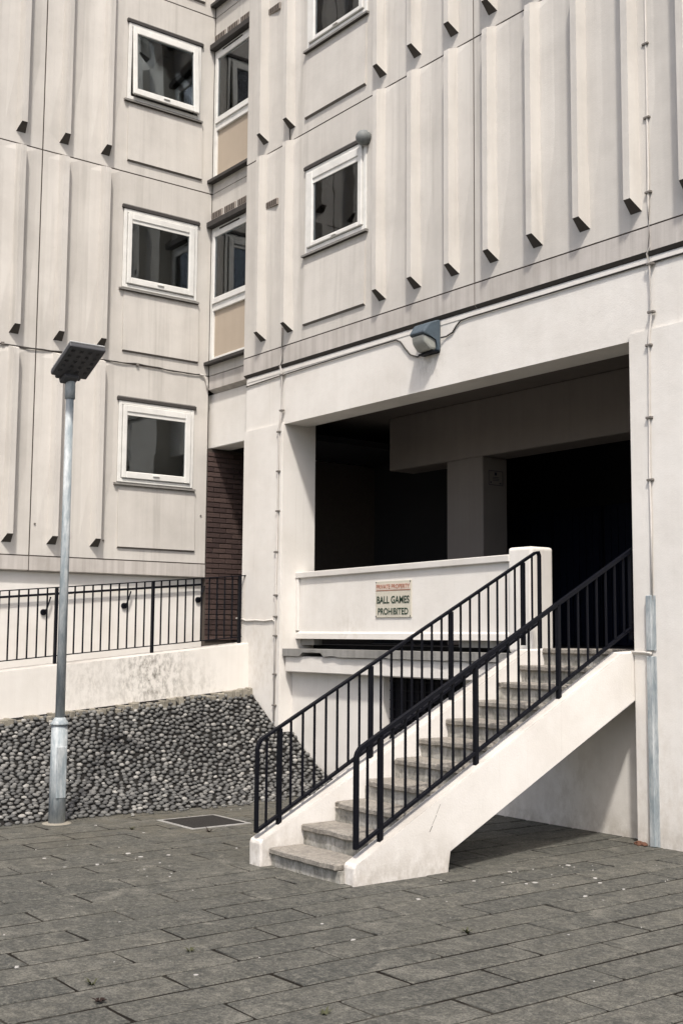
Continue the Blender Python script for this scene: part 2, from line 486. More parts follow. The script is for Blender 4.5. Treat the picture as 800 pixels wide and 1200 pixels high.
pb = MB().box(-4.6, 9.0, -13.0, 0.9, -0.06, -0.0045)
pavement = kind(pb.build('pavement', M['bed']), 'structure')
def slab_mesh(L, Wd, k):
    b = MB()
    L -= random.uniform(-0.003, 0.010); Wd -= random.uniform(-0.006, 0.010)
    b.box(-Wd / 2, Wd / 2, -L / 2, L / 2, -0.04, 0.0, bev=0.006)
    for v in b.bm.verts:
        v.co.x += random.uniform(-1, 1) * 0.003; v.co.y += random.uniform(-1, 1) * 0.005
    bmesh.ops.recalc_face_normals(b.bm, faces=b.bm.faces[:])
    me = bpy.data.meshes.new('paving_slab'); b.bm.to_mesh(me); b.bm.free(); me.materials.append(M['slab'])
    return me
PW, PL = 0.3095, 1.0
variants = [slab_mesh(PL - 0.016, PW - 0.021, k) for k in range(8)]
inv = cam.matrix_world.inverted()
def in_view(p, m=0.06):
    q = inv @ Vector(p)
    if q.z > -0.3: return False
    sx, sy = q.x / -q.z * F_MM / 24.0, q.y / -q.z * F_MM / 36.0
    return abs(sx) < 0.5 + m and abs(sy) < 0.5 + m
extra = MB()
nslab = 0
for i in range(-15, 29):
    xc = -0.01 + (i + 0.5) * PW
    off = 0.46 if i % 2 == 0 else 0.96
    for k in range(-14, 2):
        yc = k + off - 0.5 + 0.012 * math.sin(i * 12.9)
        y0, y1 = yc - PL / 2, yc + PL / 2
        if y0 > 0.25: continue
        if xc < -4.5: continue
        corners = [(xc + a * PW / 2, yc + b * PL / 2, 0) for a in (-1, 1) for b in (-1, 0, 1)]
        dz = random.uniform(-0.0015, 0.003)
        if any(in_view(c) for c in corners) and nslab < 298:
            o = bpy.data.objects.new('paving_slab', variants[(i * 7 + k * 3) % 8])
            COL.objects.link(o); o.parent = pavement
            o.location = (xc, yc, dz)
            o.rotation_euler = (random.uniform(-1, 1) * 0.0022, random.uniform(-1, 1) * 0.004, random.uniform(-1, 1) * 0.004 + (math.pi if (i + k) % 2 else 0))
            nslab += 1
        else:
            extra.box(xc - PW / 2 + 0.005, xc + PW / 2 - 0.005, y0 + 0.005, y1 - 0.005, -0.05, -0.001 + dz)
kind(extra.build('paving_slabs_beyond', M['slab'], pavement), 'stuff')

# pale chewing gum spots and grit, trodden flat into the slabs
gm = MB()
for k in range(130):
    t_ = random.random()
    if t_ < 0.42: x, y = random.gauss(0.2, 0.7), random.gauss(-1.9, 0.6)
    elif t_ < 0.6: x, y = random.gauss(-1.7, 0.6), random.gauss(-4.2, 0.35)
    else: x, y = random.uniform(-3.9, 3.0), random.uniform(-6.6, -0.3)
    if -1.4 < x < 0.2 and y > -3.6: continue
    r = random.choice((0.005, 0.006, 0.008, 0.011, 0.016, 0.022)) * random.uniform(0.7, 1.2)
    n = 7
    top = [(x + r * random.uniform(0.7, 1.2) * math.cos(2 * math.pi * j / n), y + r * random.uniform(0.7, 1.2) * math.sin(2 * math.pi * j / n)) for j in range(n)]
    b_ = [gm.bm.verts.new((p[0], p[1], -0.004)) for p in top]
    t2 = [gm.bm.verts.new((x + (p[0] - x) * 0.8, y + (p[1] - y) * 0.8, 0.003)) for p in top]
    gm.bm.faces.new(t2)
    for j in range(n): gm.bm.faces.new((b_[j], b_[(j + 1) % n], t2[(j + 1) % n], t2[j]))
kind(gm.build('gum_spots', M['gum'], pavement), 'stuff')

# ================================================================== COBBLED BANK
def bank_prof(y):
    t_ = max(0.0, min(1.3, -y / 3.4))
    top = 1.157 - 0.087 * -y if y < 0 else 1.157
    midx = -5.05 - 0.12 * t_; midz = 0.115 + 0.10 * t_
    toe = -4.33 + 0.17 * min(1, max(0, (-y - 0.2) / 1.6))
    return [(-6.52, top), (midx, midz), (toe, -0.01)]
def bank_pt(s, y):                                      # s 0 at top, 1 at toe, by arc length, smoothed
    P_ = bank_prof(y)
    a = math.hypot(P_[1][0] - P_[0][0], P_[1][1] - P_[0][1]); b = math.hypot(P_[2][0] - P_[1][0], P_[2][1] - P_[1][1])
    def at(d):
        d = max(0, min(a + b, d))
        if d < a: q = d / a; return (P_[0][0] + (P_[1][0] - P_[0][0]) * q, P_[0][1] + (P_[1][1] - P_[0][1]) * q)
        q = (d - a) / b; return (P_[1][0] + (P_[2][0] - P_[1][0]) * q, P_[1][1] + (P_[2][1] - P_[1][1]) * q)
    d = s * (a + b)
    acc = [0, 0]
    for e in (-0.3, -0.15, 0, 0.15, 0.3):
        q = at(d + e) if 0.3 < d < a + b - 0.3 else at(d)
        acc[0] += q[0] / 5; acc[1] += q[1] / 5
    return Vector((acc[0], y, acc[1])), a + b
bk = MB()
NS, NY = 16, 46
Y0, Y1 = -9.0, 0.22
grid = [[bk.bm.verts.new(bank_pt(i / NS, Y0 + (Y1 - Y0) * j / NY)[0]) for i in range(NS + 1)] for j in range(NY + 1)]
for j in range(NY):
    for i in range(NS): bk.bm.faces.new((grid[j][i], grid[j][i + 1], grid[j + 1][i + 1], grid[j + 1][i]))
bank = kind(bk.build('cobbled_bank', M['mortar']), 'structure')
def cobble_mesh():
    b = bmesh.new()
    bmesh.ops.create_icosphere(b, subdivisions=1, radius=1.0)
    o = Vector((random.uniform(0, 50), random.uniform(0, 50), 0))
    for v in b.verts: v.co *= 1 + 0.26 * noise.noise(v.co * 0.9 + o)
    for f in b.faces: f.smooth = True
    me = bpy.data.meshes.new('cobble'); b.to_mesh(me); b.free(); me.materials.append(M['cobble'])
    return me
cob_var = [cobble_mesh() for k in range(10)]
cobs = []
_, LEN = bank_pt(0, -1.5)
cells = {}
def try_cob(ss, yy, sz):
    gap = sz * 1.88
    ci, cj = int(ss / 0.1), int((yy + 20) / 0.1)
    for a in range(-2, 3):
        for b in range(-2, 3):
            for (s2, y2, z2) in cells.get((ci + a, cj + b), ()):
                if (s2 - ss) ** 2 * 0.80 + (y2 - yy) ** 2 < (0.875 * (sz + z2)) ** 2: return False
    cells.setdefault((ci, cj), []).append((ss, yy, sz))
    return True
for k in range(125000):
    ss, yy = random.uniform(0.02, LEN - 0.015), random.uniform(Y0, 0.17)
    if yy < -5.6 and random.random() < 0.4: continue
    sz = random.choice((0.039, 0.036, 0.034, 0.031)) if k < 50000 else (0.029 if k < 80000 else 0.026)
    if yy > -0.04 and bank_pt(ss / LEN, yy)[0].x < -5.72: continue
    if ss < 0.12 + 0.06 * noise.noise(Vector((0, yy * 1.7, 9))) : continue
    if noise.noise(Vector((ss * 2.3, yy * 2.3, 4))) > 0.66: continue          # bare patches where stones have come out
    if not try_cob(ss, yy, sz * (1.0 if ss < 0.62 * LEN else 1.10)): continue
    p, L_ = bank_pt(ss / LEN, yy)
    pa, _ = bank_pt(min(1, ss / LEN + 0.02), yy); pb_, _ = bank_pt(max(0, ss / LEN - 0.02), yy)
    nrm = Vector((0, 1, 0)).cross((pa - pb_)).normalized()
    if nrm.z < 0: nrm = -nrm
    nrm = (nrm + Vector((random.gauss(0, .13), random.gauss(0, .13), random.gauss(0, .13)))).normalized()
    cobs.append((p, nrm, sz * random.uniform(0.98, 1.14), sz * random.uniform(0.80, 0.95), sz * random.uniform(0.70, 0.88) * (1.0 if ss < 0.62 * LEN else 0.85)))
camp = cam.location
def cob_matrix(c):
    p, nrm, a, b, h = c
    t2 = nrm.cross(Vector((0, 1, 0))).normalized(); t1 = t2.cross(nrm)
    ang = random.uniform(-0.5, 0.5)
    e1 = t1 * math.cos(ang) + t2 * math.sin(ang); e2 = nrm.cross(e1)
    R_ = Matrix((e1 * a, e2 * b, nrm * h)).transposed().to_4x4()
    return Matrix.Translation(p + nrm * 0.020) @ R_
vis = [c for c in cobs if in_view(c[0], -0.004)]
vis.sort(key=lambda c: (c[0] - camp).length)
near_ids = {id(c) for c in vis[:290]}
st = bmesh.new()
for c in cobs:
    mw = cob_matrix(c)
    me = random.choice(cob_var)
    if id(c) in near_ids:
        o = bpy.data.objects.new('cobble', me); COL.objects.link(o); o.parent = bank; o.matrix_local = mw
    else:
        n0 = len(st.verts)
        st.from_mesh(me)
        st.verts.ensure_lookup_table()
        bmesh.ops.transform(st, matrix=mw, verts=st.verts[n0:])
me = bpy.data.meshes.new('cobbles'); st.to_mesh(me); st.free(); me.materials.append(M['cobble'])
for p_ in me.polygons: p_.use_smooth = True
o = bpy.data.objects.new('cobbles', me); COL.objects.link(o); o.parent = bank; kind(o, 'stuff')
# crumbly mortar line along the top of the bank
mt = MB()
for j in range(150):
    y = -8.9 + j * 0.0598
    p, _ = bank_pt(0.012, min(y, 0))
    mt.box(p.x - 0.04, p.x + random.uniform(0.06, 0.16), y, y + 0.07, p.z - 0.14, p.z + random.uniform(-0.03, 0.02), bev=0.008)
mt.rough(1, 0.012, 9)
kind(mt.build('mortar_crumbs', M['silt'], bank), 'stuff')
# loose pale stones along the toe
lo = bmesh.new()
for k in range(46):
    y = random.uniform(-3.0, -0.4); p, _ = bank_pt(1, y)
    n0 = len(lo.verts); lo.from_mesh(random.choice(cob_var)); lo.verts.ensure_lookup_table()
    sc_ = random.uniform(0.012, 0.03)
    bmesh.ops.transform(lo, matrix=Matrix.Translation((p.x + random.uniform(0.0, 0.12), y, 0.008)) @ Matrix.Diagonal((sc_, sc_ * 1.2, sc_ * 0.6, 1)), verts=lo.verts[n0:])
me = bpy.data.meshes.new('loose_pebbles'); lo.to_mesh(me); lo.free(); me.materials.append(M['cobble'])
o = bpy.data.objects.new('loose_pebbles', me); COL.objects.link(o); o.parent = bank; kind(o, 'stuff')

# ================================================================== APARTMENT BLOCK
block = thing('apartment_block', 'pale concrete apartment block with ribbed panels, raised on white columns over a dark undercroft', 'building', (0, 0, 0))
YP = 0.0                    # front of the panels on the right-hand front
XL = -8.0                     # face of the left wing
YR = 0.20                     # recessed strip between the two
JZ = [2.89, 5.70, 8.51, 11.32, 14.13]
def FR(u, v, d): return (u, YP - d, v)
def FL(u, v, d): return (XL + d, u, v)
def FC(u, v, d): return (u, YR - d, v)

def rib_mesh(jb, jt, wb=0.135, wo=0.078, D=0.14):
    # cross sections from bottom to top: (z at the base, z at the outer edge, depth)
    return [(jb + 0.165, jb + 0.27, D, 0.0), (jb + 1.25, jb + 1.27, D, 0.024), (jt - 0.10, jt - 0.13, D, 0.024), (jt - 0.012, jt - 0.055, D * 0.96, 0.012)], wb, wo
def make_rib(panel, c, jb, jt, fr):
    secs, wb, wo = rib_mesh(jb, jt)
    b = MB()
    rings = []
    for zb, zo, D, k in secs:
        rings.append([b.bm.verts.new(fr(*q)) for q in ((c - wb / 2 - 0.17, zb, -0.003), (c - wb / 2, zb, k), (c - wo / 2, zo, D), (c + wo / 2, zo, D), (c + wb / 2, zb, k), (c + wb / 2 + 0.20, zb, -0.003))])
    for i in range(len(rings) - 1):
        for k in range(5): b.bm.faces.new((rings[i][k], rings[i][k + 1], rings[i + 1][k + 1], rings[i + 1][k]))
    capf = b.bm.faces.new(rings[0][1:5])
    b.bm.faces.new(rings[-1][::-1])
    bmesh.ops.recalc_face_normals(b.bm, faces=b.bm.faces[:])
    o = b.build('rib', M['panel'], panel)
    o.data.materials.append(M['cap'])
    # end face: underside shade painted in with the dark material
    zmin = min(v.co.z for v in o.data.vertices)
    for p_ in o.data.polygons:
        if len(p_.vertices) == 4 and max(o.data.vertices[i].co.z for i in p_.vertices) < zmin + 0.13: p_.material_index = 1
    return o

def panel_bay(fr, u0, u1, jb, jt, holes, ribs, strips):
    G = 0.009
    us = [u0 + G, u1 - G]; vs_ = [jb + G, jt - G]
    b = MB().plate(us, vs_, holes, -0.16, 0.0, fr)
    p = b.build('wall_panel', M['panel'], block)
    for c in ribs: make_rib(p, c, jb, jt, fr)
    for (s0, s1, z0, z1) in strips:
        q = MB()
        q.hexa([fr(*k) for k in ((s0, z0 + 0.012, 0.03), (s1, z0 + 0.012, 0.03), (s1, z0 - 0.015, -0.004), (s0, z0 - 0.015, -0.004),
                                  (s0, z1, 0.012), (s1, z1, 0.012), (s1, z1, -0.004), (s0, z1, -0.004))])
        ap = q.build('apron_panel', M['panel'], p)
        ap.data.materials.append(M['apron_shade'])
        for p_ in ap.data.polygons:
            if max(ap.data.vertices[i].co.z for i in p_.vertices) < z0 + 0.02: p_.material_index = 1  # painted shade on the apron underside
    return p

def window(fr, u0, u1, z0, z1, glass, open_deg=0.0, right_first=False, blind=0.06):
    # frame, sash, pane, sill, drip, dark room and curtain, all in (u, z, out) coordinates
    root = MB()
    d0, d1 = -0.10, 0.02
    fw_ = 0.055
    root.box(u0, u0 + fw_, z0, z1, d0, d1, lambda a, b_, c: fr(a, b_, c), 0.006)
    root.box(u1 - fw_, u1, z0, z1, d0, d1, lambda a, b_, c: fr(a, b_, c), 0.006)
    root.box(u0 + fw_, u1 - fw_, z1 - fw_, z1, d0, d1 - 0.001, lambda a, b_, c: fr(a, b_, c), 0.006)
    root.box(u0 + fw_, u1 - fw_, z0, z0 + fw_, d0, d1 - 0.001, lambda a, b_, c: fr(a, b_, c), 0.006)
    wd = root.build('window', M['upvc'], block)
    g0, g1, h0, h1 = glass
    th = math.radians(open_deg)
    hinge = z1 - fw_
    def frs(a, b_, c):                                  # sash swung about its top edge
        dz = b_ - hinge
        return fr(a, hinge + dz * math.cos(th) + c * math.sin(th) * 0.2, c * math.cos(th) - dz * math.sin(th))
    s = MB()
    a0, a1, b0, b1 = u0 + fw_ + 0.006, u1 - fw_ - 0.006, z0 + fw_ + 0.006, z1 - fw_ - 0.006
    s.box(a0, g0, b0, b1, 0.0, 0.045, frs, 0.008)
    s.box(g1, a1, b0, b1, 0.0, 0.045, frs, 0.008)
    s.box(g0, g1, h1, b1, 0.0, 0.044, frs, 0.008)
    s.box(g0, g1, b0, h0, 0.0, 0.044, frs, 0.008)
    sash = s.build('sash', M['upvc'], wd)
    MB().box(u0 + fw_ - 0.002, u1 - fw_ + 0.002, z0 + fw_ - 0.002, z0 + fw_ + 0.012, -0.08, -0.01, fr).build('gasket', M['joint'], wd)
    hx_ = (g0 + g1) / 2
    MB().box(hx_ - 0.05, hx_ + 0.05, h0 - 0.045, h0 - 0.025, 0.045, 0.062, frs, 0.004).build('handle', M['upvc'], wd)
    p = MB().box(g0 - 0.01, g1 + 0.01, h0 - 0.01, h1 + 0.01, 0.008, 0.014, frs).build('pane', M['glass'], wd)
    if blind:
        MB().box(g0 - 0.004, g1 + 0.004, h1 - blind, h1 + 0.004, 0.016, 0.030, frs, 0.003).build('trickle_vent', M['upvc'], wd)
    sl = MB()
    sl.hexa([fr(*k) for k in ((u0 - 0.05, z0 - 0.042, 0.05), (u1 + 0.03, z0 - 0.042, 0.05), (u1 + 0.03, z0 - 0.045, -0.05), (u0 - 0.05, z0 - 0.045, -0.05),
                              (u0 - 0.05, z0 - 0.015, 0.05), (u1 + 0.03, z0 - 0.015, 0.05), (u1 + 0.03, z0 - 0.001, -0.05), (u0 - 0.05, z0 - 0.001, -0.05))])
    so_ = sl.build('sill', M['sill'], wd)
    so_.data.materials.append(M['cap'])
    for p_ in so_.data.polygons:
        if max(so_.data.vertices[i].co.z for i in p_.vertices) < z0 - 0.03: p_.material_index = 1  # shade under the sill painted onto its lower face
    MB().box(u0 - 0.03, u1 + 0.03, z1 + 0.002, z1 + 0.05, -0.05, 0.035, fr, 0.004).build('drip_strip', M['lintel'], wd)
    MB().box(u0 - 0.02, u1 + 0.02, z1 + 0.052, z1 + 0.066, -0.05, 0.02, fr).build('head_flashing', M['sill'], wd)
    # room behind
    r = MB()
    dd = -1.6
    c = [fr(*k) for k in ((u0, z0, -0.11), (u1, z0, -0.11), (u1, z1, -0.11), (u0, z1, -0.11), (u0, z0, dd), (u1, z0, dd), (u1, z1, dd), (u0, z1, dd))]
    for f in ((4, 5, 6, 7), (0, 1, 5, 4), (1, 2, 6, 5), (2, 3, 7, 6), (3, 0, 4, 7)): r.poly([c[i] for i in f])
    r.build('room_lining', M['room'], wd)
    return wd

def curtain(fr, wd, u0, u1, z0, z1, d=-0.22, amp=0.025, mat=None):
    b = MB()
    n = 26
    prev = None
    for i in range(n + 1):
        u = u0 + (u1 - u0) * i / n
        dd = d + amp * math.sin(i * 1.45) + amp * 0.5 * math.sin(i * 3.1 + 1)
        cur = (b.bm.verts.new(fr(u, z0, dd)), b.bm.verts.new(fr(u, z1, dd)))
        if prev: 
            f = b.bm.faces.new((prev[0], cur[0], cur[1], prev[1])); f.smooth = True
        prev = cur
    return b.build('curtain', mat or M['curtain'], wd)

def joint(fr, u0, u1, z0, z1):
    return MB().box(u0, u1, z0, z1, -0.12, -0.004, fr).build('sealed_joint', M['joint'], block)

# ---- right-hand front: bays
ribsA = [-6.24, -5.60]; ribsB = [-3.67, -3.03, -2.39]; ribsC = [-1.775, -1.137, -0.508, 0.125, 0.757, 1.39, 2.02]
for k in (1, 2, 3):
    jb, jt = JZ[k], JZ[k + 1]
    dz = jb - 5.70
    wz0, wz1 = 6.83 + dz, 7.97 + dz
    panel_bay(FR, -6.735, -2.085, jb, jt, [(-5.265, -3.975, wz0, wz1)], ribsA + ribsB, [(-5.29, -4.0, jb + 0.185, wz0 - 0.14)])
    panel_bay(FR, -2.085, 2.36, jb, jt, [], ribsC, [])
    panel_bay(FR, 2.36, 7.0, jb, jt, [], [2.68, 3.31, 5.58, 6.21], [])
    wd = window(FR, -5.26, -3.98, wz0 + 0.005, wz1 - 0.005, (-5.08, -4.12, 6.955 + dz, 7.80 + dz))
    if k == 1:
        curtain(FR, wd, -5.05, -4.62, 6.86, 7.9, -0.30)
        curtain(FR, wd, -4.35, -4.12, 6.86, 7.9, -0.34)
        MB().lathe([(0.05, 0), (0.055, 0.05), (0.05, 0.16), (0.03, 0.2), (0.07, 0.26), (0.085, 0.36)], (-4.93, 0.09, 6.845), 14).build('ornament', M['pale'], wd)
    elif k == 2:
        curtain(FR, wd, -5.10, -4.75, 9.67, 10.7, -0.30)
        MB().lathe([(0.03, 0), (0.12, 0.08), (0.14, 0.2), (0.08, 0.33), (0.02, 0.36)], (-4.45, 0.16, 9.86), 12).build('ornament', M['pale'], wd)
    # small louvred vent beside the window
    vz = 7.705 + dz
    v = MB().box(-6.2, -5.915, vz, vz + 0.095, 0.002, 0.03, FR, 0.004).build('air_vent', M['vent'], block)
    for j in range(6):
        MB().box(-6.185 + j * 0.045, -6.155 + j * 0.045, vz + 0.012, vz + 0.083, 0.026, 0.034, FR).build('vent_slot', M['joint'], v)
# edge band along the foot of the panels, with its chamfered underside
for (a, b_) in ((-6.735, -2.085), (-2.085, 2.36), (2.36, 7.0)):
    e = MB()
    e.prism([(0.0, 5.693), (0.0, 5.46), (-0.032, 5.427), (-0.16, 5.427), (-0.16, 5.693)], a + 0.006, b_ - 0.006, lambda u, d, z: FR(u, z, d))
    o = e.build('edge_band', M['panel_band'], block)
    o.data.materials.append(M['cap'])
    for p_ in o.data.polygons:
        if p_.center.z < 5.45: p_.material_index = 1  # chamfer and soffit take the painted shade
for u in (-2.085, 2.36): joint(FR, u - 0.008, u + 0.008, 5.46, 14.1)
for z in JZ[1:4]: [joint(FR, a, b_, z - 0.008, z + 0.008) for a, b_ in ((-6.72, -2.094), (-2.076, 2.351), (2.369, 6.99))]
# dark joint backing
MB().box(-6.70, 7.0, -0.20, -0.175, 5.42, 14.1, lambda u, d, z: FR(u, z, d)).build('joint_backing', M['joint'], block)
# flank of the front where it turns back to the recess
MB().box(-6.733, -6.55, 0.16, 0.6, 5.40, 14.12, W).build('return_wall', M['panel'], block)

# ---- left wing
ribsL = [-1.59, -2.22, -2.85, -3.48, -4.11, -4.74]
for k in (0, 1, 2, 3):
    jb, jt = JZ[k], JZ[k + 1]
    dz = jb - 2.89
    wz0, wz1 = 3.985 + dz, 5.16 + dz
    panel_bay(FL, -2.525, YR - 0.002, jb, jt, [(-1.275, -0.045, wz0, wz1)], ribsL[:2], [(-1.245, -0.008, jb + 0.175, wz0 - 0.06)])
    panel_bay(FL, -7.2, -2.525, jb, jt, [(-6.3, -5.07, wz0, wz1)], ribsL[2:], [(-6.28, -5.05, jb + 0.175, wz0 - 0.06)])
    panel_bay(FL, -12.0, -7.2, jb, jt, [], [-7.55, -8.18, -11.0], [])
    wd = window(FL, -1.27, -0.05, wz0 + 0.005, wz1 - 0.005, (-1.145, -0.20, 4.145 + dz, 5.0 + dz), 3.2 if k == 2 else 0.0, blind=0.05 if k != 2 else 0)
    window(FL, -6.295, -5.075, wz0 + 0.005, wz1 - 0.005, (-6.17, -5.22, 4.145 + dz, 5.0 + dz))
    if k == 0: curtain(FL, wd, -1.20, -1.02, 4.0 + dz, 5.1 + dz, -0.25)
    if k == 1:
        curtain(FL, wd, -1.20, -0.55, 4.42 + dz, 5.1 + dz, -0.25, 0.012)
        curtain(FL, wd, -0.50, -0.22, 4.35 + dz, 5.1 + dz, -0.35, 0.012)
    if k == 2: curtain(FL, wd, -0.32, -0.10, 4.0 + dz, 5.1 + dz, -0.25)
for (a, b_) in ((-12.0, -7.2), (-7.2, -2.525), (-2.525, YR - 0.002)):
    e = MB()
    e.prism([(0.0, 2.883), (0.0, 2.70), (-0.03, 2.685), (-0.16, 2.685), (-0.16, 2.883)], a + 0.006, b_ - 0.006, lambda u, d, z: FL(u, z, d))
    e.build('edge_band', M['panel_band'], block)
MB().box(-12.0, 0.4, -0.20, -0.175, 2.72, 14.1, lambda u, d, z: FL(u, z, d)).build('joint_backing', M['joint'], block)
MB().box(-8.35, -8.09, -12.0, 0.205, 0.6, 2.68, W).build('plinth_wall', M['white'], block)

for u in (-2.525, -7.2): joint(FL, u - 0.008, u + 0.008, 2.69, 14.1)
for z in JZ[0:4]: [joint(FL, a, b_, z - 0.008, z + 0.008) for a, b_ in ((-11.9, -7.209), (-7.191, -2.534), (-2.516, 0.195))]
for (y, z) in ((-2.46, 3.32), (-1.99, 3.33), (-1.45, 3.15), (-0.06, 5.02), (0.1, 3.6)):
    MB().tube([(XL - 0.01, y, z), (XL + 0.012, y, z)], 0.014, 8).build('fixing', M['clip'], block)
MB().tube([(XL - 0.01, -1.97, 3.20), (XL + 0.004, -1.97, 3.20)], 0.055, 18).build('filled_core_hole', M['panel_band'], block)

# ---- recessed strip with the tall windows
for k in (1, 2, 3):
    jb, jt = JZ[k], JZ[k + 1]
    dz = jb - 5.70
    r0_, r1_, z0, z1 = -7.995, -6.78, 5.915 + dz, 7.955 + dz
    b = MB().plate([-7.998, -6.60], [jb + 0.006, jt - 0.006], [(-7.99, -6.78, z0, z1)], -0.15, 0.0, FC)
    b.build('wall_panel', M['panel'], block)
    f = MB()
    d0, d1 = -0.10, 0.012
    bx = lambda a0, a1, b0, b1, dd=0.0: f.box(a0, a1, b0, b1, d0, d1 + dd, FC, 0.006)
    bx(-7.985, -7.90, z0, z1); bx(-6.865, -6.785, z0, z1)
    bx(-7.90, -6.865, z1 - 0.085, z1, -0.001); bx(-7.90, -6.865, 6.67 + dz, 6.79 + dz, -0.001); bx(-7.90, -6.865, z0, z0 + 0.05, -0.001)
    wd = f.build('tall_window', M['upvc'], block)
    s = MB()
    g0, g1, h0, h1 = -7.865, -6.90, 6.865 + dz, 7.80 + dz
    for (a0, a1, b0, b1) in ((-7.912, g0, 6.775 + dz, z1 - 0.07), (g1, -6.853, 6.775 + dz, z1 - 0.07)): s.box(a0, a1, b0, b1, 0.0, 0.035, FC, 0.006)
    for (a0, a1, b0, b1) in ((g0, g1, h1, z1 - 0.07), (g0, g1, 6.775 + dz, h0)): s.box(a0, a1, b0, b1, 0.0, 0.034, FC, 0.006)
    s.build('sash', M['upvc'], wd)
    MB().box(g0 - 0.01, g1 + 0.01, h0 - 0.01, h1 + 0.01, 0.006, 0.012, FC).build('pane', M['glass'], wd)
    MB().box(-7.75, -7.2, z1 - 0.052, z1 - 0.032, 0.012, 0.018, FC).build('vent_slot', M['joint'], wd)
    MB().box(-7.90, -6.865, z0 + 0.05, 6.67 + dz, -0.04, -0.022, FC).build('infill_board', M['infill'], wd)
    sl = MB()
    sl.hexa([FC(*q) for q in ((-7.997, z0 - 0.065, 0.10), (-6.70, z0 - 0.065, 0.10), (-6.70, z0 - 0.06, -0.05), (-7.997, z0 - 0.06, -0.05),
                              (-7.997, z0 - 0.02, 0.10), (-6.70, z0 - 0.02, 0.10), (-6.70, z0 - 0.003, -0.05), (-7.997, z0 - 0.003, -0.05))])
    sl.build('sill', M['lintel'], wd)
    MB().box(-7.997, -6.72, z1 + 0.004, z1 + 0.095, -0.05, 0.10, FC, 0.008).build('hood', M['lintel'], wd)
    r = MB()
    c = [FC(*q) for q in ((-7.985, 6.6 + dz, -0.11), (-6.785, 6.6 + dz, -0.11), (-6.785, z1, -0.11), (-7.985, z1, -0.11), (-7.985, 6.6 + dz, -1.6), (-6.785, 6.6 + dz, -1.6), (-6.785, z1, -1.6), (-7.985, z1, -1.6))]
    for q in ((4, 5, 6, 7), (0, 1, 5, 4), (1, 2, 6, 5), (2, 3, 7, 6), (3, 0, 4, 7)): r.poly([c[i] for i in q])
    r.build('room_lining', M['room'], wd)
    curtain(FC, wd, -7.86, -7.55, 6.8 + dz, 7.85 + dz, -0.2)
    for j in range(3):                                   # three air bricks over the hood
        a = -7.985 + j * 0.365
        v = MB().box(a, a + 0.30, z1 + 0.135, z1 + 0.255, 0.001, 0.022, FC, 0.004).build('air_brick', M['vent'], block)
        for q in range(6): MB().box(a + 0.018 + q * 0.046, a + 0.043 + q * 0.046, z1 + 0.15, z1 + 0.24, 0.019, 0.026, FC).build('vent_slot', M['joint'], v)
e = MB().prism([(0.0, 5.693), (0.0, 5.49), (-0.10, 5.44), (-0.16, 5.44), (-0.16, 5.693)], -7.998, -6.60, lambda u, d, z: FC(u, z, d))
e.build('edge_band', M['panel_band'], block)
MB().box(-8.0, -6.60, 0.365, 0.38, 5.5, 14.1, W).build('joint_backing', M['joint'], block)
MB().box(-8.19, -6.45, 0.275, 0.60, 4.62, 5.437, W, 0.01).build('recess_beam', M['white'], block)
# brick flank of the passage under the recess
bw = MB().box(-8.33, -8.02, 0.21, 3.4, 1.3, 4.61, W).build('brick_wall', M['joint'], block)
def brick_mesh(L):
    b = MB().box(0, 0.022, 0, L, 0, 0.063, W, 0.004)
    me = bpy.data.meshes.new('brick'); bmesh.ops.recalc_face_normals(b.bm, faces=b.bm.faces[:]); b.bm.to_mesh(me); b.bm.free(); me.materials.append(M['brick'])
    return me
bf, bh = brick_mesh(0.213), brick_mesh(0.10)
for c in range(37):
    z = 1.78 + c * 0.0755
    y = 0.215
    if c % 2: 
        o = bpy.data.objects.new('brick', bh); COL.objects.link(o); o.parent = bw; o.location = (-8.02 + random.uniform(-.002, .002), y, z); y += 0.111
    while y < 1.5:
        o = bpy.data.objects.new('brick', bf); COL.objects.link(o); o.parent = bw; o.location = (-8.02 + random.uniform(-.003, .003), y, z); y += 0.224
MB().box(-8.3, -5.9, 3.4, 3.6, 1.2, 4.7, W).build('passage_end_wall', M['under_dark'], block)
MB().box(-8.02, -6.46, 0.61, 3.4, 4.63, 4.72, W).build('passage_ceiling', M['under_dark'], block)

# ---- columns, beam and undercroft
def column(x0, x1, y0, y1, z1, ch=True):
    b = MB()
    b.box(x0, x1, y0, y1, -0.05, z1, W)
    if ch:
        for v in b.bm.verts:                             # weathered slope at the head, where the column stands proud of the beam
            if v.co.z > 1 and v.co.y < (y0 + y1) / 2: v.co.z -= 0.05
        es = [e_ for e_ in b.bm.edges if abs(e_.verts[0].co.x - e_.verts[1].co.x) < 1e-4 and abs(e_.verts[0].co.y - e_.verts[1].co.y) < 1e-4]
        bmesh.ops.bevel(b.bm, geom=es, offset=0.012, segments=2, affect='EDGES')
    return b.build('column', M['white'], block)
column(-6.70, -5.75, 0.0, 0.55, 4.71)
column(0.0, 3.6, 0.0, 0.55, 4.76)
bm_ = MB()
bm_.prism([(0.030, 4.65), (0.030, 5.40), (0.045, 5.422), (0.42, 5.422), (0.42, 4.65)], -6.69, 7.0, lambda u, y, z: (u, y, z))
for v in bm_.bm.verts:
    pass
bm_.build('front_beam', M['white'], block)
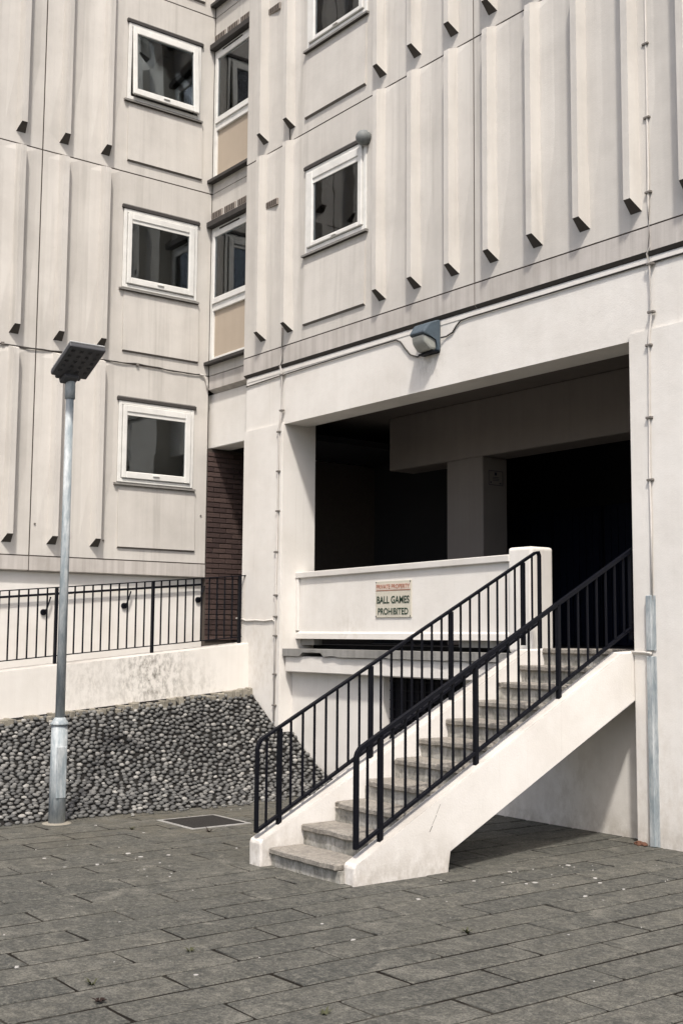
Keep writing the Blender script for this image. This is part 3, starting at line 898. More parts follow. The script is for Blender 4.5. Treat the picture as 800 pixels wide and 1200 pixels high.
# lower wall, recessed behind the slab, with a barred basement opening
lw = MB().plate([-5.75, -0.0], [-0.05, 1.395], [(-3.87, -2.5, 0.25, 1.375)], 0.0, 0.2, lambda u, v, d: (u, 0.30 - d * 0.5, v))
for v in lw.bm.verts: pass
lw.build('lower_wall', M['white'], block)
gr = MB().box(-3.87, -2.5, 0.32, 0.5, 0.25, 1.375, W).build('basement_grille', M['grille'], block)
for j in range(12): MB().box(-3.82 + j * 0.115, -3.80 + j * 0.115, 0.295, 0.318, 0.26, 1.37, W).build('grille_bar', M['grille'], gr)
for j in range(10): MB().box(-3.865, -2.505, 0.288, 0.2945, 0.33 + j * 0.11, 0.342 + j * 0.11, W).build('grille_bar', M['grille'], gr)
sb = MB().box(-5.72, -1.15, 0.065, 0.5, 1.385, 1.59, W, 0.012).build('slab_upstand', M['white'], block)
se = MB().box(-5.74, -1.205, 0.03, 0.46, 1.592, 1.685, W)
for v in se.bm.verts: pass
bmesh.ops.subdivide_edges(se.bm, edges=[e_ for e_ in se.bm.edges if abs(e_.verts[0].co.x - e_.verts[1].co.x) > 1], cuts=70)
for v in se.bm.verts:
    if v.co.y < 0.1:
        v.co.y += 0.012 * noise.noise(Vector((v.co.x * 5, v.co.z * 9, 0))) 
        if v.co.z < 1.62: v.co.z += 0.03 * max(0, noise.noise(Vector((v.co.x * 3.1, 2, 0)))) + (0.05 if -5.35 < v.co.x < -4.85 else 0)
se.build('slab_nosing', M['slab_edge'], block)
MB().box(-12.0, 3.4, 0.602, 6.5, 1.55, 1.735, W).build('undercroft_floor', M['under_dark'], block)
MB().box(-5.74, -1.06, 0.462, 0.60, 1.45, 1.585, W).build('floor_edge', M['navy'], block)
# hung parapet with raised rim
YA = 0.235
pr = MB().box(-5.748, -1.80, YA + 0.035, YA + 0.16, 1.83, 2.72, W).build('parapet', M['white'], block)
pa = MB(); pa.prism([(YA - 0.005, 2.66), (YA - 0.012, 2.735), (YA + 0.19, 2.735), (YA + 0.19, 2.66)], -5.748, -1.82, lambda u, y, z: (u, y, z), 0.008)
for v in pa.bm.verts: v.co.z += (v.co.x + 5.75) * 0.012 - 0.055
pa.build('coping', M['white'], pr)
for v in pr.data.vertices:
    if v.co.z > 2.5: v.co.z -= 0.07
pc = MB(); pc.box(-5.748, -5.695, YA + 0.005, YA + 0.034, 1.92, 2.6, W, 0.004); pc.build('rim', M['white'], pr)
pc = MB(); pc.prism([(YA + 0.008, 1.815), (YA + 0.008, 1.885), (YA + 0.034, 1.905), (YA + 0.034, 1.815)], -5.748, -1.80, lambda u, y, z: (u, y, z)); pc.build('rim', M['white'], pr)
MB().box(-2.7, -1.85, 0.33, 0.46, 1.735, 1.84, W).build('parapet_block', M['slab_edge'], pr)
MB().box(-5.748, -5.45, 0.33, 0.46, 1.735, 1.84, W).build('parapet_block', M['slab_edge'], pr)
MB().box(-1.845, -1.50, 0.235, 0.57, 1.69, 2.80, W, 0.035, 3).build('parapet_pier', M['white'], block)
# landing at the head of the stair
# undercroft: ceiling, rear beam, column, back wall of navy boarded doors
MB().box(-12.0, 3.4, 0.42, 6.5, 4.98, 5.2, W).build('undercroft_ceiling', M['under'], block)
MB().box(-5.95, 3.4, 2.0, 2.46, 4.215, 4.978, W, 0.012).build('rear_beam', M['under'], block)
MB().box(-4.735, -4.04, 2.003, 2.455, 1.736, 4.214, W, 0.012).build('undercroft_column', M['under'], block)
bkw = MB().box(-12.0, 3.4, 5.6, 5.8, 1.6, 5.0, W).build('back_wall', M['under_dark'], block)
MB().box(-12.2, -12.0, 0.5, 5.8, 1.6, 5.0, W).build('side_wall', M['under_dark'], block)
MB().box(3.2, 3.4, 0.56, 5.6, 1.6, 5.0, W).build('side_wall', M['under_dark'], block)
for j in range(5):
    x0 = -9.2 + j * 1.05
    dr = MB().box(x0, x0 + 0.98, 5.53, 5.597, 1.74, 3.9, W, 0.005).build('boarded_door', M['navy'], block)
    for q in range(7): MB().box(x0 + 0.02 + q * 0.136, x0 + 0.142 + q * 0.136, 5.505, 5.528, 1.78, 3.86, W).build('board', M['navy'], dr)
dr = MB().box(-1.72, 0.6, 2.9, 2.98, 1.74, 4.2, W, 0.004).build('boarded_screen', M['navy'], block)
for q in range(16): MB().box(-1.70 + q * 0.144, -1.57 + q * 0.144, 2.872, 2.898, 1.76, 4.18, W).build('board', M['navy'], dr)
# roof and body so the block is solid from any side
MB().box(-8.18, 7.0, 0.61, 8.0, 5.21, 14.1, W).build('core', M['panel'], block)
MB().box(-14.0, -8.36, -12.0, 8.0, 2.6, 14.1, W).build('core', M['panel'], block)
MB().box(3.601, 7.0, 0.02, 0.5, -0.05, 4.649, W).build('ground_wall', M['white'], block)

# ================================================================== RAMP
rw = MB()
def rwz(y): return 1.755 + 0.098 * y if y < -0.05 else 1.75
ys = [-9.0, -6.5, -3.46, -2.0, -0.7, 0.0]
def rwq(y): return max(0.85, 1.752 + 0.0975 * y)
rings = []
for y in ys:
    z = rwq(y)
    rings.append([rw.bm.verts.new(q) for q in ((-6.5, y, 0.3), (-6.5, y, z - 0.012), (-6.515, y, z), (-6.705, y, z + 0.01), (-6.72, y, z - 0.004), (-6.72, y, 0.3))])
for a, b_ in zip(rings, rings[1:]):
    for k in range(6): rw.bm.faces.new((a[k], a[(k + 1) % 6], b_[(k + 1) % 6], b_[k]))
rw.bm.faces.new(rings[0]); rw.bm.faces.new(rings[-1][::-1])
tag(rw.build('ramp_wall', M['ramp_white']), 'white painted ramp wall with dark mould stains above the cobbled bank', 'wall')
rf = MB()
rf.hexa([(-8.09, -9.0, 0.2), (-6.72, -9.0, 0.2), (-6.72, 3.4, 0.2), (-8.09, 3.4, 0.2), (-8.09, -9.0, 0.80), (-6.72, -9.0, 0.80), (-6.72, 3.4, 1.70), (-8.09, 3.4, 1.70)])
for v in rf.bm.verts:
    if v.co.z > 0.5 and v.co.y > 0: v.co.z = 1.74
kind(rf.build('ramp', M['slab_edge']), 'structure')

def zr_bot(y): return 1.838 + 0.0915 * y
def zr_top(y): return 2.665 + 0.0895 * y
rr = thing('ramp_railing', 'black flat-bar railing along the top of the white ramp wall, level with the lamp post', 'railing', (-6.61, -3.5, 1.4))
XR = -6.61
MB().bar([(XR, -8.4, zr_top(-8.4)), (XR, 0.0, zr_top(0.0)), (XR + 0.10, 0.0, zr_top(0.0))][:2], 0.045, 0.014).build('top_rail', M['black'], rr)
MB().bar([(XR, -8.4, zr_bot(-8.4)), (XR, -0.05, zr_bot(-0.05))], 0.035, 0.012).build('bottom_rail', M['black'], rr)
n = 0
y = -0.085
while y > -8.3:
    post = n in (0, 11, 22, 33, 44, 55, 66)
    if post: MB().bar([(XR, y, zr_bot(y) - 0.12), (XR, y, zr_top(y))], 0.04, 0.032).build('post', M['black'], rr)
    else: MB().bar([(XR, y, zr_bot(y)), (XR, y, zr_top(y))], 0.014, 0.017).build('baluster', M['black'], rr)
    y -= 0.1205 if n else 0.115; n += 1
wh = thing('wall_handrail', 'thin black handrail on angled brackets along the plinth wall behind the ramp', 'handrail', (-8.03, -3.0, 2.0))
MB().tube([(-8.03, -8.0, 1.86), (-8.03, -2.9, 2.325), (-8.03, 0.15, 2.59)], 0.016, 8).build('rail', M['black'], wh)
for i in range(7):
    y = 0.13 - i * 1.195
    z = 2.366 + 0.0935 * (y - 0.13)
    b = MB(); b.tube([(-8.089, y, z), (-8.06, y, z)], 0.042, 14); 
    b.tube([(-8.06, y, z), (-8.03, y + 0.03, z + 0.05), (-8.025, y + 0.075, z + 0.205)], 0.011, 6)
    b.build('bracket', M['black'], wh)

# ================================================================== STAIRCASE
stair = thing('staircase', 'straight concrete stair with white stringers climbing from the paving into the undercroft', 'stairs', (-0.55, -3.3, 0))
XO, XI, XF, XFO = 0.0, -0.135, -1.03, -1.20
def nos(k): return -3.327 + 0.3203 * (k - 1), 0.146 + 0.16 * (k - 1)      # nosing of tread k = 1..11
for k in range(1, 12):
    y, z = nos(k)
    stp = MB().box(XF - 0.02, XI + 0.02, y + 0.035, y + (0.36 if k < 11 else 0.6), max(-0.05, z - 0.19), z - 0.052, W)
    stp.rough(2, 0.006, 7)
    s_ = stp.build('step', M['riser'], stair)
    t_ = MB().box(XF + 0.002, XI - 0.002, y, y + (0.345 if k < 11 else 0.60), z - 0.052, z, W, 0.010)
    bmesh.ops.subdivide_edges(t_.bm, edges=[e_ for e_ in t_.bm.edges if abs(e_.verts[0].co.x - e_.verts[1].co.x) > 0.5], cuts=22)
    for v in t_.bm.verts:
        q = noise.noise(Vector((v.co.x * 7, v.co.y * 3 + k * 5, v.co.z * 6)))
        v.co.z += 0.006 * q
        if v.co.y < y + 0.05:
            v.co.y += 0.007 * q
            e_ = v.co.x - XF
            if e_ < 0.12 and k in (4, 5, 8, 9, 3): v.co.y += (0.12 - e_) * random.uniform(0.1, 0.5)      # chipped corners
    t_.build('tread', M['tread'], s_)
def stringer(xa, xb, yf, ztop, lift, name='stringer'):
    # side profile in (y,z): front face, sloped top, buried head, sloping soffit, back of the foot
    yh = 0.05
    zh = ztop + 0.5 * (yh - yf - 0.05)
    prof = [(yf, -0.03), (yf, ztop - 0.012), (yf + 0.02, ztop), (-0.16, ztop + 0.512 * (-0.16 - yf - 0.02)), (yh - 0.02, ztop + 0.512 * (-0.16 - yf - 0.02) + 0.012),
            (yh - 0.02, 1.28), (-2.30, 0.17), (-2.30, -0.03)]
    b = MB()
    b.prism(prof, xa, xb, lambda u, y, z: (u, y, z), 0.016)
    return b.build(name, M['white_stair'], stair)
stringer(XI, XO, -3.25, 0.150, 0)
def far_stringer():
    yf, ztop = -3.40, 0.205
    b = MB()
    b.prism([(yf, -0.03), (yf, ztop - 0.012), (yf + 0.02, ztop), (-0.32, 1.735), (0.02, 1.745), (0.02, 1.265), (-2.30, 0.17), (-2.30, -0.03)], XFO, XF, lambda u, y, z: (u, y, z), 0.016)
    return b.build('stringer', M['white_stair'], stair)
far_stringer()
MB().prism([(-2.32, 0.01), (-2.32, 0.23), (0.0, 1.40), (0.0, 1.29), (-2.27, 0.21), (-2.27, 0.01)], XF, XI, lambda u, y, z: (u, y, z)).build('waist_slab', M['white'], stair)
MB().box(-1.2, 0.0, 0.02, 0.19, 1.28, 1.55, W).build('landing_edge', M['white'], stair)
MB().box(XF, XI, 0.47, 0.60, 1.6, 1.742, W).build('landing', M['riser'], stair)

ck = MB()
ckp = [(-2.39, 0.535), (-2.415, 0.49), (-2.43, 0.455), (-2.455, 0.415), (-2.475, 0.375), (-2.503, 0.33)]
for i_, (a, b_) in enumerate(zip(ckp, ckp[1:])):
    w_ = 0.0010 + 0.0016 * (i_ > 3)
    ck.hexa([(-0.004, a[0] - w_, a[1]), (0.0012, a[0] - w_, a[1]), (0.0012, a[0] + w_, a[1]), (-0.004, a[0] + w_, a[1]),
             (-0.004, b_[0] - w_, b_[1] + 0.008 * (i_ % 2)), (0.0012, b_[0] - w_, b_[1] + 0.008 * (i_ % 2)), (0.0012, b_[0] + w_, b_[1] + 0.008 * (i_ % 2)), (-0.004, b_[0] + w_, b_[1] + 0.008 * (i_ % 2))])
kind(ck.build('crack', M['joint'], stair), 'stuff')
def worn_top(o, mat, nz=0.6):
    o.data.materials.append(mat)
    for p_ in o.data.polygons:
        if p_.normal.z > nz and p_.area > 0.004: p_.material_index = len(o.data.materials) - 1
for o in [c for c in stair.children if c.name.startswith('stringer')]: worn_top(o, M['worn'])
for o in bpy.data.objects:
    if o.name.startswith('ramp_wall'): worn_top(o, M['worn'])
def stair_rail(x, ys_, ye, post_ys, zb0, slope, h, end_curve, label, rail_h=0.031):
    t_ = thing('stair_railing', label, 'railing', (x, ys_, zb0), 'pair of black stair railings')
    zb = lambda y: zb0 + slope * (y - ys_)
    zt = lambda y: zb(y) + h
    # handrail: flat bar with a rounded turn-down at its foot
    pts = [(x, ys_, zb(ys_))]
    for a in range(6):
        th = math.pi / 2 * a / 5
        pts.append((x, ys_ + 0.05 - 0.05 * math.cos(th), zt(ys_) - 0.06 + 0.06 * math.sin(th) + 0.025 * a / 5))
    pts = [(x, ys_, zb(ys_) - 0.01), (x, ys_, zt(ys_) - 0.05), (x, ys_ + 0.012, zt(ys_) - 0.015), (x, ys_ + 0.04, zt(ys_ + 0.04) + 0.0)]
    if end_curve:
        pts += [(x, ye - 0.06, zt(ye - 0.06)), (x, ye - 0.015, zt(ye) - 0.02), (x, ye, zt(ye) - 0.06), (x, ye, zb(ye) - 0.22 if False else 1.745)]
    else: pts += [(x, ye, zt(ye))]
    MB().bar(pts, 0.038, rail_h).build('handrail', M['black'], t_)
    MB().bar([(x, ys_ + 0.01, zb(ys_ + 0.01)), (x, ye, zb(ye))], 0.036, 0.022).build('bottom_rail', M['black'], t_)
    for py in post_ys:
        MB().bar([(x, py, zb(py) - 0.11), (x, py, zt(py) - 0.012)], 0.038, 0.034).build('post', M['black'], t_)
    y = post_ys[0] - 0.1265
    while y < ye - 0.06:
        if min(abs(y - p) for p in post_ys) > 0.05 and y > ys_ + 0.05:
            MB().bar([(x, y, zb(y)), (x, y, zt(y) - 0.010)], 0.015, 0.0165).build('baluster', M['black'], t_)
        y += 0.1265 if False else (post_ys[1] - post_ys[0]) / 8
    return t_
stair_rail(-0.07, -3.18, 1.0, [-2.945, -1.935, -0.935, 0.065], 0.262, 0.5195, 0.72, False,
           'near black stair railing, rising past the column into the dark undercroft')
stair_rail(-1.12, -3.385, -0.05, [-3.165, -2.20, -1.245, -0.285], 0.268, 0.5215, 0.715, True,
           'far black stair railing, ending in a rounded turn-down at the white pier', 0.022)

# ================================================================== STREET LAMP
LX, LY = -4.037, -3.80
lamp = thing('street_lamp', 'galvanised lamp post with tilted dark flat head at the foot of the cobbled bank', 'street lamp', (LX, LY, 0))
MB().lathe([(0.082, -0.02), (0.081, 0.5), (0.080, 0.955)], (LX, LY, 0), 24).build('base_sleeve', M['galv'], lamp)
MB().lathe([(0.092, 0.956), (0.092, 0.972), (0.070, 1.0), (0.050, 1.03)], (LX, LY, 0), 24).build('collar', M['galv'], lamp)
MB().box(LX + 0.02, LX + 0.086, LY - 0.05, LY + 0.05, 0.25, 0.75, W, 0.006).build('access_door', M['galv'], lamp)
MB().lathe([(0.047, 1.02), (0.043, 2.6), (0.040, 4.26)], (LX, LY, 0), 20).build('pole', M['galv'], lamp)
MB().lathe([(0.052, 4.235), (0.052, 4.405), (0.045, 4.42)], (LX, LY, 0), 20).build('spigot', M['galv'], lamp)
MB().lathe([(0.15, -0.01), (0.14, 0.006), (0.09, 0.012)], (LX, LY, 0), 20).build('footing', M['silt'], lamp)
th = 0.449
O_ = Vector((-4.003, -3.836 + 0.0, 4.445))
ax = Vector((math.cos(th), 0, math.sin(th))); ay = Vector((0, 1, 0)); az = ax.cross(ay)
def FH(l, w_, h):
    return tuple(O_ + ax * l + ay * w_ + az * h)
hb = MB().box(0.0, 0.495, -0.1925, 0.1925, 0.0, 0.05, FH, 0.012, 2)
hd = hb.build('lamp_head', M['head'], lamp)
MB().box(0.008, 0.503, -0.188, 0.188, 0.051, 0.066, FH, 0.006).build('top_cover', M['head_top'], hd)
MB().box(-0.075, 0.06, -0.075, 0.09, -0.035, 0.03, FH, 0.012).build('bracket', M['head'], hd)
MB().box(-0.045, 0.0, -0.13, 0.14, 0.0, 0.045, FH, 0.01).build('gear_box', M['head'], hd)
for i in range(5):
    for j in range(4):
        l, w_ = 0.10 + i * 0.082, -0.135 + j * 0.09
        MB().box(l - 0.014, l + 0.014, w_ - 0.016, w_ + 0.016, -0.004, 0.002, FH).build('led', M['led'], hd)

# ================================================================== FITTINGS ON THE BLOCK
# bulkhead light on the beam
wl_ = thing('wall_light', 'blue-grey bulkhead light with clouded lens on the white beam', 'light', (-2.75, 0.045, 5.2))
def FB(u, d, z): return (u, 0.028 - d, z)
hx0, hx1 = -2.98, -2.60
b = MB()                                                # hood: sloping top, splayed sides
prof = [(0.0, 5.02), (0.0, 5.47), (0.05, 5.465), (0.20, 5.41), (0.30, 5.27), (0.29, 5.245), (0.07, 5.19), (0.05, 5.02)]
b.prism(prof, hx0, hx1, lambda u, d, z: FB(u, d, z), 0.022)
for v in b.bm.verts:
    d = 0.028 - v.co.y
    c = (hx0 + hx1) / 2
    v.co.x = c + (v.co.x - c) * (1 - 0.75 * max(0, d - 0.05))
def shrink(bm_):
    c = Vector((-2.80, 0.028, 5.215))
    for v in bm_.verts: v.co = c + (v.co - c) * 0.80 + Vector((-0.02, 0, 0))
shrink(b.bm)
b.build('housing', M['blue'], wl_)
b = MB().prism([(0.052, 5.03), (0.055, 5.188), (0.285, 5.242), (0.255, 5.12), (0.16, 5.03)], hx0 + 0.03, hx1 - 0.03, lambda u, d, z: FB(u, d, z), 0.034)
for v in b.bm.verts:
    d = 0.028 - v.co.y
    c = (hx0 + hx1) / 2
    v.co.x = c + (v.co.x - c) * (1 - 0.75 * max(0, d - 0.05))
shrink(b.bm)
b.build('lens', M['lens'], wl_)
b = MB().box(hx0 + 0.02, hx1 - 0.02, 0.0, 0.12, 4.995, 5.02, FB, 0.008); shrink(b.bm); b.build('gasket', M['black'], wl_)

# cable along the beam, dropping to the light on either side
cab = thing('cable', 'thin cable clipped along the top of the white beam either side of the wall light', 'cable', (-3, 0.04, 5.3))
cy = 0.017
MB().tube([(-6.68, cy, 5.30), (-5.9, cy, 5.315), (-5.0, cy, 5.325), (-3.75, cy, 5.335), (-3.44, cy, 5.335), (-3.36, cy, 5.30), (-3.27, cy, 5.20), (-3.18, cy, 5.11), (-3.05, cy, 5.06), (-2.96, cy - 0.02, 5.07)], 0.009, 6).build('strand', M['cable'], cab)
MB().tube([(-2.63, cy - 0.02, 5.20), (-2.56, cy, 5.205), (-2.46, cy, 5.23), (-2.40, cy, 5.29), (-2.33, cy, 5.335), (-2.2, cy, 5.345), (-1.0, cy, 5.345), (0.08, cy, 5.35), (3.5, cy, 5.34)], 0.009, 6).build('strand', M['cable'], cab)
# raised lip along the head of the beam, above the cable
MB().box(-6.66, 7.0, 0.024, 0.0295, 5.352, 5.398, W, 0.002).build('beam_lip', M['white'], block)

def conduit(name, label, pts, r, clips, mat, n=8):
    t_ = thing(name, label, 'pipe', pts[-1])
    MB().tube(pts, r, n).build('pipe', mat, t_)
    for (x, y, z) in clips:
        MB().box(x - 0.035, x + 0.035, y - r - 0.004, y + 0.03, z - 0.011, z + 0.011, W, 0.003).build('clip', M['clip'], t_)
    return t_
yp, yb, yc = YP - 0.014, -0.012, -0.014
conduit('conduit', 'white painted conduit running down the left column below the corner window',
        [(-5.765, yp, 5.95), (-5.765, yp, 5.50), (-5.765, -0.045, 5.42), (-5.765, yb, 5.32), (-5.765, yb, 4.80), (-5.80, yc, 4.66), (-5.82, yc, 4.58), (-5.82, yc, 3.2), (-5.845, yc, 2.4), (-5.85, yc, 0.75)], 0.013,
        [(-5.765, yb, 5.31), (-5.765, yb, 4.83)] + [(-5.82, yc, z) for z in (4.55, 4.02, 3.49)] + [(-5.845, yc, z) for z in (2.95, 2.38, 2.1, 1.85, 1.35, 0.95)], M['pipe_white'])
conduit('conduit', 'long white painted conduit over the ribbed panels and down the right column',
        [(0.29, yp, 11.2), (0.288, yp, 8.3), (0.282, yp, 6.2), (0.28, yp, 5.9), (0.278, yp, 5.5), (0.275, -0.045, 5.42), (0.275, yb, 5.34), (0.28, yb, 4.84), (0.262, yc, 4.70), (0.25, yc, 4.62), (0.235, yc, 3.4), (0.238, yc, 2.9), (0.232, yc, 2.2)], 0.0105,
        [(0.28, YP - 0.016, z) for z in (6.02, 6.75, 7.48, 8.2, 8.93, 9.66)] + [(0.28, yb, 5.33), (0.28, yb, 4.87), (0.25, yc, 4.56), (0.24, yc, 3.88), (0.238, yc, 3.3)], M['pipe_white'])
tk = thing('steel_trunking', 'pair of grey steel cable guards standing against the right column', 'pipe', (0.22, -0.02, 0))
for (z0, z1) in ((0.0, 1.69), (1.74, 2.24)):
    MB().box(0.178, 0.240, -0.045, -0.001, z0, z1, W, 0.006).build('guard', M['galv'], tk)
    MB().box(0.16, 0.178, -0.012, -0.001, z0 + 0.001, z1 - 0.001, W).build('flange', M['galv'], tk)
    MB().box(0.240, 0.262, -0.010, -0.001, z0 + 0.001, z1 - 0.001, W).build('flange', M['galv'], tk)
sp = thing('small_pipe', 'short stub of white pipe across the right column above the stair head', 'pipe', (0.1, -0.02, 1.72))
MB().tube([(-0.05, 0.02, 1.725), (-0.02, -0.016, 1.725), (0.15, -0.016, 1.722), (0.235, -0.05, 1.718)], 0.012, 8).build('pipe', M['pipe_white'], sp)
MB().tube([(-0.33, 0.05, 1.72), (-0.05, 0.02, 1.725)], 0.018, 8).build('joint', M['cable'], sp)
sp = thing('small_pipe', 'short white pipe crossing the left column beside the end of the ramp railing', 'pipe', (-6.3, -0.015, 2.06))
MB().tube([(-6.80, -0.012, 2.085), (-6.62, -0.014, 2.068), (-6.55, -0.014, 2.05), (-6.3, -0.014, 2.055), (-6.1, -0.014, 2.045), (-5.90, -0.014, 2.06), (-5.852, -0.014, 2.03)], 0.011, 8).build('pipe', M['pipe_white'], sp)

# cable along the joint of the left wing, loose end hanging in the corner
lc = thing('cable', 'sagging cable along the left wing joint, loose white end hanging in the corner', 'cable', (-8, -2, 5.7))
pts = []
y = -7.0
while y < 0.15:
    pts.append((-7.982, y, 5.70 + 0.012 * math.sin(y * 5.1) + 0.006 * math.sin(y * 17))); y += 0.12
MB().tube(pts, 0.009, 6).build('strand', M['cable'], lc)
MB().tube([(-7.975, 0.03, 5.70), (-7.97, 0.09, 5.70), (-7.965, 0.13, 5.64), (-7.96, 0.145, 5.55), (-7.965, 0.17, 5.48)], 0.013, 6).build('loose_end', M['pipe_white'], lc)
for y in (-5.6, -4.3, -3.0, -2.1, -1.0): MB().box(-7.99, -7.966, y - 0.02, y + 0.02, 5.682, 5.722, W, 0.003).build('clip', M['clip'], lc)
hc = thing('hanging_wire', 'thin wire hanging below the second rib cap at the upper joint', 'cable', (-5.6, -0.05, 8.6))
MB().tube([(-5.625, YP - 0.03, 8.68), (-5.625, YP - 0.02, 8.50)], 0.010, 6).build('strand', M['cable'], hc)

# dome fitting at the corner of the window
cw = thing('extractor_cowl', 'round grey domed cowl at the upper right corner of the front window', 'vent', (-3.98, YP, 7.98))
b = MB()
n = 16
rings = []
for i in range(9):
    a = math.pi / 2 * i / 8
    rings.append([b.bm.verts.new((-3.985 + 0.098 * math.cos(a) * math.cos(2 * math.pi * k / n), YP - 0.05 - 0.105 * math.sin(a) if i < 8 else YP - 0.156, 7.985 + 0.098 * math.cos(a) * math.sin(2 * math.pi * k / n))) for k in range(n)])
for i in range(8):
    for k in range(n):
        f = b.bm.faces.new((rings[i][k], rings[i][(k + 1) % n], rings[i + 1][(k + 1) % n], rings[i + 1][k])); f.smooth = True
bmesh.ops.remove_doubles(b.bm, verts=b.bm.verts[:], dist=0.002)
b.build('dome', M['cowl'], cw)
MB().tube([(-3.985, YP, 7.985), (-3.985, YP - 0.051, 7.985)], 0.085, 16).build('collar', M['cowl'], cw)

# signs
def text_on(body, cx, cz, y, width, height, mat, parent, name='lettering', bold=0.0):
    cu = bpy.data.curves.new('txt', 'FONT')
    cu.body = body; cu.size = 1.0; cu.align_x = 'CENTER'; cu.extrude = 0.0; cu.offset = bold
    tmp = bpy.data.objects.new('txt', cu); COL.objects.link(tmp)
    dg = bpy.context.evaluated_depsgraph_get()
    me = bpy.data.meshes.new_from_object(tmp.evaluated_get(dg))
    bpy.data.objects.remove(tmp); bpy.data.curves.remove(cu)
    xs = [v.co.x for v in me.vertices]; zs = [v.co.y for v in me.vertices]
    sx, sz = width / (max(xs) - min(xs)), height / (max(zs) - min(zs))
    mx, mz = (max(xs) + min(xs)) / 2, (max(zs) + min(zs)) / 2
    lp = parent.location
    for v in me.vertices: v.co = Vector((cx + (v.co.x - mx) * sx - lp.x, y - lp.y, cz + (v.co.y - mz) * sz - lp.z))
    me.materials.clear(); me.materials.append(mat); me.name = name
    o = bpy.data.objects.new(name, me); COL.objects.link(o); o.parent = parent; o['kind'] = 'stuff'
    return o
YS = YA + 0.035
sg = thing('sign', 'cream BALL GAMES PROHIBITED sign fixed to the white parapet', 'sign', (-3.766, YS, 2.29))
sx0, sx1, sz0, sz1 = -4.094, -3.436, 2.078, 2.512
MB().box(sx0, sx1, YS - 0.014, YS - 0.002, sz0, sz1, W, 0.002).build('board', M['sign'], sg)
MB().box(sx0 + 0.012, sx1 - 0.012, YS - 0.0165, YS - 0.0145, sz1 - 0.105, sz1 - 0.03, W).build('red_band', M['sign_pink'], sg)
MB().box(sx0 + 0.012, sx1 - 0.012, YS - 0.017, YS - 0.0145, sz1 - 0.116, sz1 - 0.110, W).build('rule', M['red'], sg)
text_on('PRIVATE PROPERTY', -3.766, sz1 - 0.067, YS - 0.0195, 0.615, 0.050, M['red'], sg, bold=0.012)
text_on('BALL GAMES', -3.766, 2.288, YS - 0.0175, 0.60, 0.088, M['green'], sg, bold=0.022)
text_on('PROHIBITED', -3.766, 2.150, YS - 0.0175, 0.56, 0.080, M['green'], sg, bold=0.022)
for a in (sx0 + 0.014, sx1 - 0.014):
    for c in (sz0 + 0.014, sz1 - 0.014):
        MB().tube([(a, YS - 0.014, c), (a, YS - 0.02, c)], 0.007, 8).build('screw', M['black'], sg)
nt = thing('notice', 'small grey notice on the side of the undercroft column', 'sign', (-4.035, 2.2, 4.0))
def FN(y, z, d): return (-4.04 + d, y, z)
MB().box(2.10, 2.36, 3.845, 4.035, 0.003, 0.010, FN, 0.001).build('board', M['under'], nt)
for (a0, a1, b0, b1) in ((2.21, 2.25, 3.975, 4.015), (2.13, 2.15, 3.87, 3.89), (2.30, 2.33, 3.865, 3.88), (2.18, 2.29, 3.945, 3.952), (2.18, 2.29, 3.925, 3.932), (2.18, 2.29, 3.905, 3.912)):
    MB().box(a0, a1, b0, b1, 0.0105, 0.012, FN).build('mark', M['navy'], nt)
for (a0, a1, b0, b1) in ((2.10, 2.36, 4.03, 4.036), (2.10, 2.36, 3.844, 3.85), (2.099, 2.106, 3.851, 4.029), (2.354, 2.361, 3.851, 4.029)):
    MB().box(a0, a1, b0, b1, 0.0105, 0.0125, FN).build('border', M['navy'], nt)

# inspection cover by the bank
mc = thing('inspection_cover', 'dark square inspection cover in a concrete surround near the cobbled bank', 'manhole cover', (-3.3, -2.56, 0))
MB().box(-3.60, -3.00, -2.86, -2.28, -0.03, 0.010, W, 0.003).build('cover', M['cover'], mc)
fr_ = MB()
for (x0, x1, y0, y1) in ((-3.655, -3.605, -2.91, -2.23), (-2.995, -2.945, -2.91, -2.23), (-3.604, -2.996, -2.91, -2.865), (-3.604, -2.996, -2.275, -2.23)):
    fr_.box(x0, x1, y0, y1, -0.03, 0.007, W, 0.003)
fr_.build('surround', M['slab_edge'], mc)

# rubble at the foot of the column
rb = thing('brick_rubble', 'crumbled red brick lying at the foot of the right column', 'rubble', (0.06, -0.05, 0))
for (x, y, s_) in ((0.05, -0.04, 0.035), (0.11, -0.035, 0.03), (0.08, -0.07, 0.025), (0.14, -0.06, 0.02)):
    b = bmesh.new(); bmesh.ops.create_icosphere(b, subdivisions=2, radius=s_)
    for v in b.verts: v.co = v.co * (1 + 0.5 * noise.noise(v.co * 30 + Vector((x * 90, 0, 0)))); v.co.z = v.co.z * 0.6 + s_ * 0.45
    m_ = MB(); m_.bm.free(); m_.bm = b
    bmesh.ops.translate(b, verts=b.verts[:], vec=(x, y, 0))
    m_.build('fragment', M['rubble'], rb)

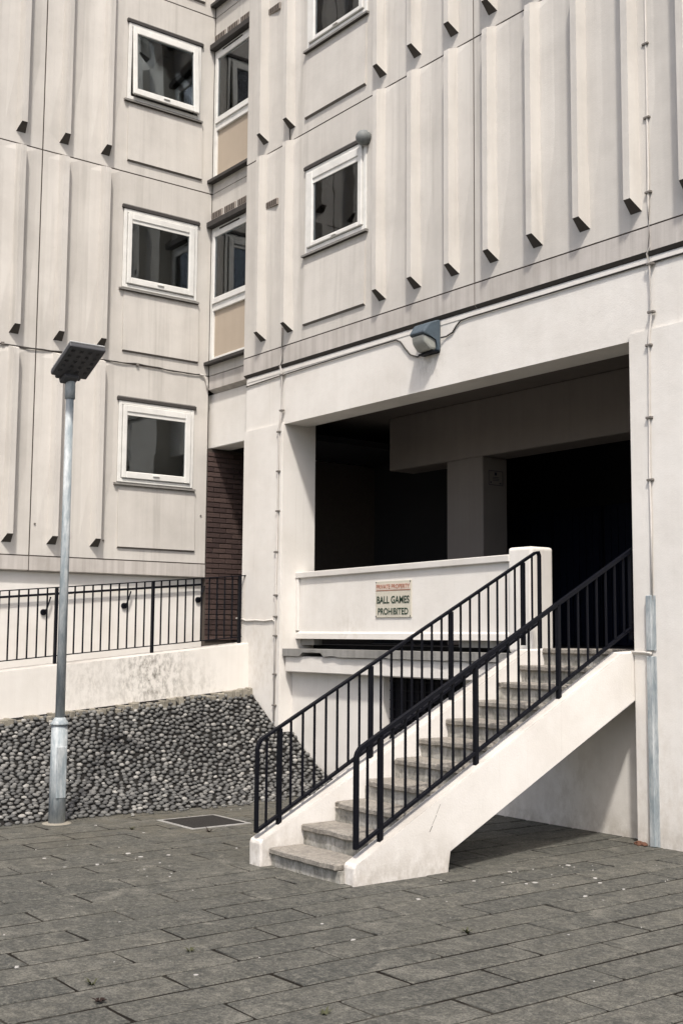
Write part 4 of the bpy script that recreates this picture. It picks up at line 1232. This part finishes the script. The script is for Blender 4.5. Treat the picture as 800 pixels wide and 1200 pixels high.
# weeds in the joints
weeds = [((1.17, -5.92), 0.06, 'leaf', 'small green weed with a few blades in the joint nearest the lower left corner'),
         ((0.885, -5.16), 0.05, 'leaf', 'sparse weed in a paving joint between the lower left corner and the stair foot'),
         ((1.507, -3.523), 0.06, 'leaf', 'single upright weed in the paving joint right of the stair foot'),
         ((-2.749, -2.841), 0.07, 'dry', 'thin upright stalk just in front of the inspection cover'),
         ((-3.30, -3.364), 0.06, 'leaf', 'low weed on silted paving right of the lamp post'),
         ((2.30, -5.22), 0.05, 'leaf', 'green weed at the very bottom edge of the paving')]
for (x, y), s_, mt_, lab in weeds:
    t_ = thing('weed', lab, 'plant', (x, y, 0), 'weeds in the paving joints')
    b = MB()
    for k in range(13):
        a = random.uniform(0, 6.28); L_ = s_ * random.uniform(0.4, 0.95); wd_ = 0.004
        d = Vector((math.cos(a), math.sin(a), 0)); q = Vector((-d.y, d.x, 0)) * wd_
        p0 = Vector((x, y, -0.005)) + d * 0.006
        p1 = p0 + d * L_ * 0.4 + Vector((0, 0, L_ * 0.55)); p2 = p0 + d * L_ * 0.95 + Vector((0, 0, L_ * random.uniform(0.3, 0.8)))
        v = [b.bm.verts.new(c) for c in (p0 - q, p0 + q, p1 + q * 1.4, p1 - q * 1.4, p2)]
        b.bm.faces.new((v[0], v[1], v[2], v[3])); b.bm.faces.new((v[3], v[2], v[4]))
    b.build('blades', M[mt_], t_)
lf = thing('dead_leaf', 'curled dark brown dead leaf on the paving at the lower left', 'leaf', (1.47, -6.03, 0))
b = MB()
for k in range(6):
    a = k * 1.05 + random.uniform(-.3, .3); d = Vector((math.cos(a), math.sin(a), 0)); q = Vector((-d.y, d.x, 0)) * 0.012
    p0 = Vector((1.47, -6.03, 0.004)); p1 = p0 + d * 0.022 + Vector((0, 0, 0.014)); p2 = p0 + d * 0.045 + Vector((0, 0, random.uniform(0.0, 0.03)))
    v = [b.bm.verts.new(c) for c in (p0, p1 + q, p2, p1 - q)]
    b.bm.faces.new(v)
b.build('blade', M['dry'], lf)
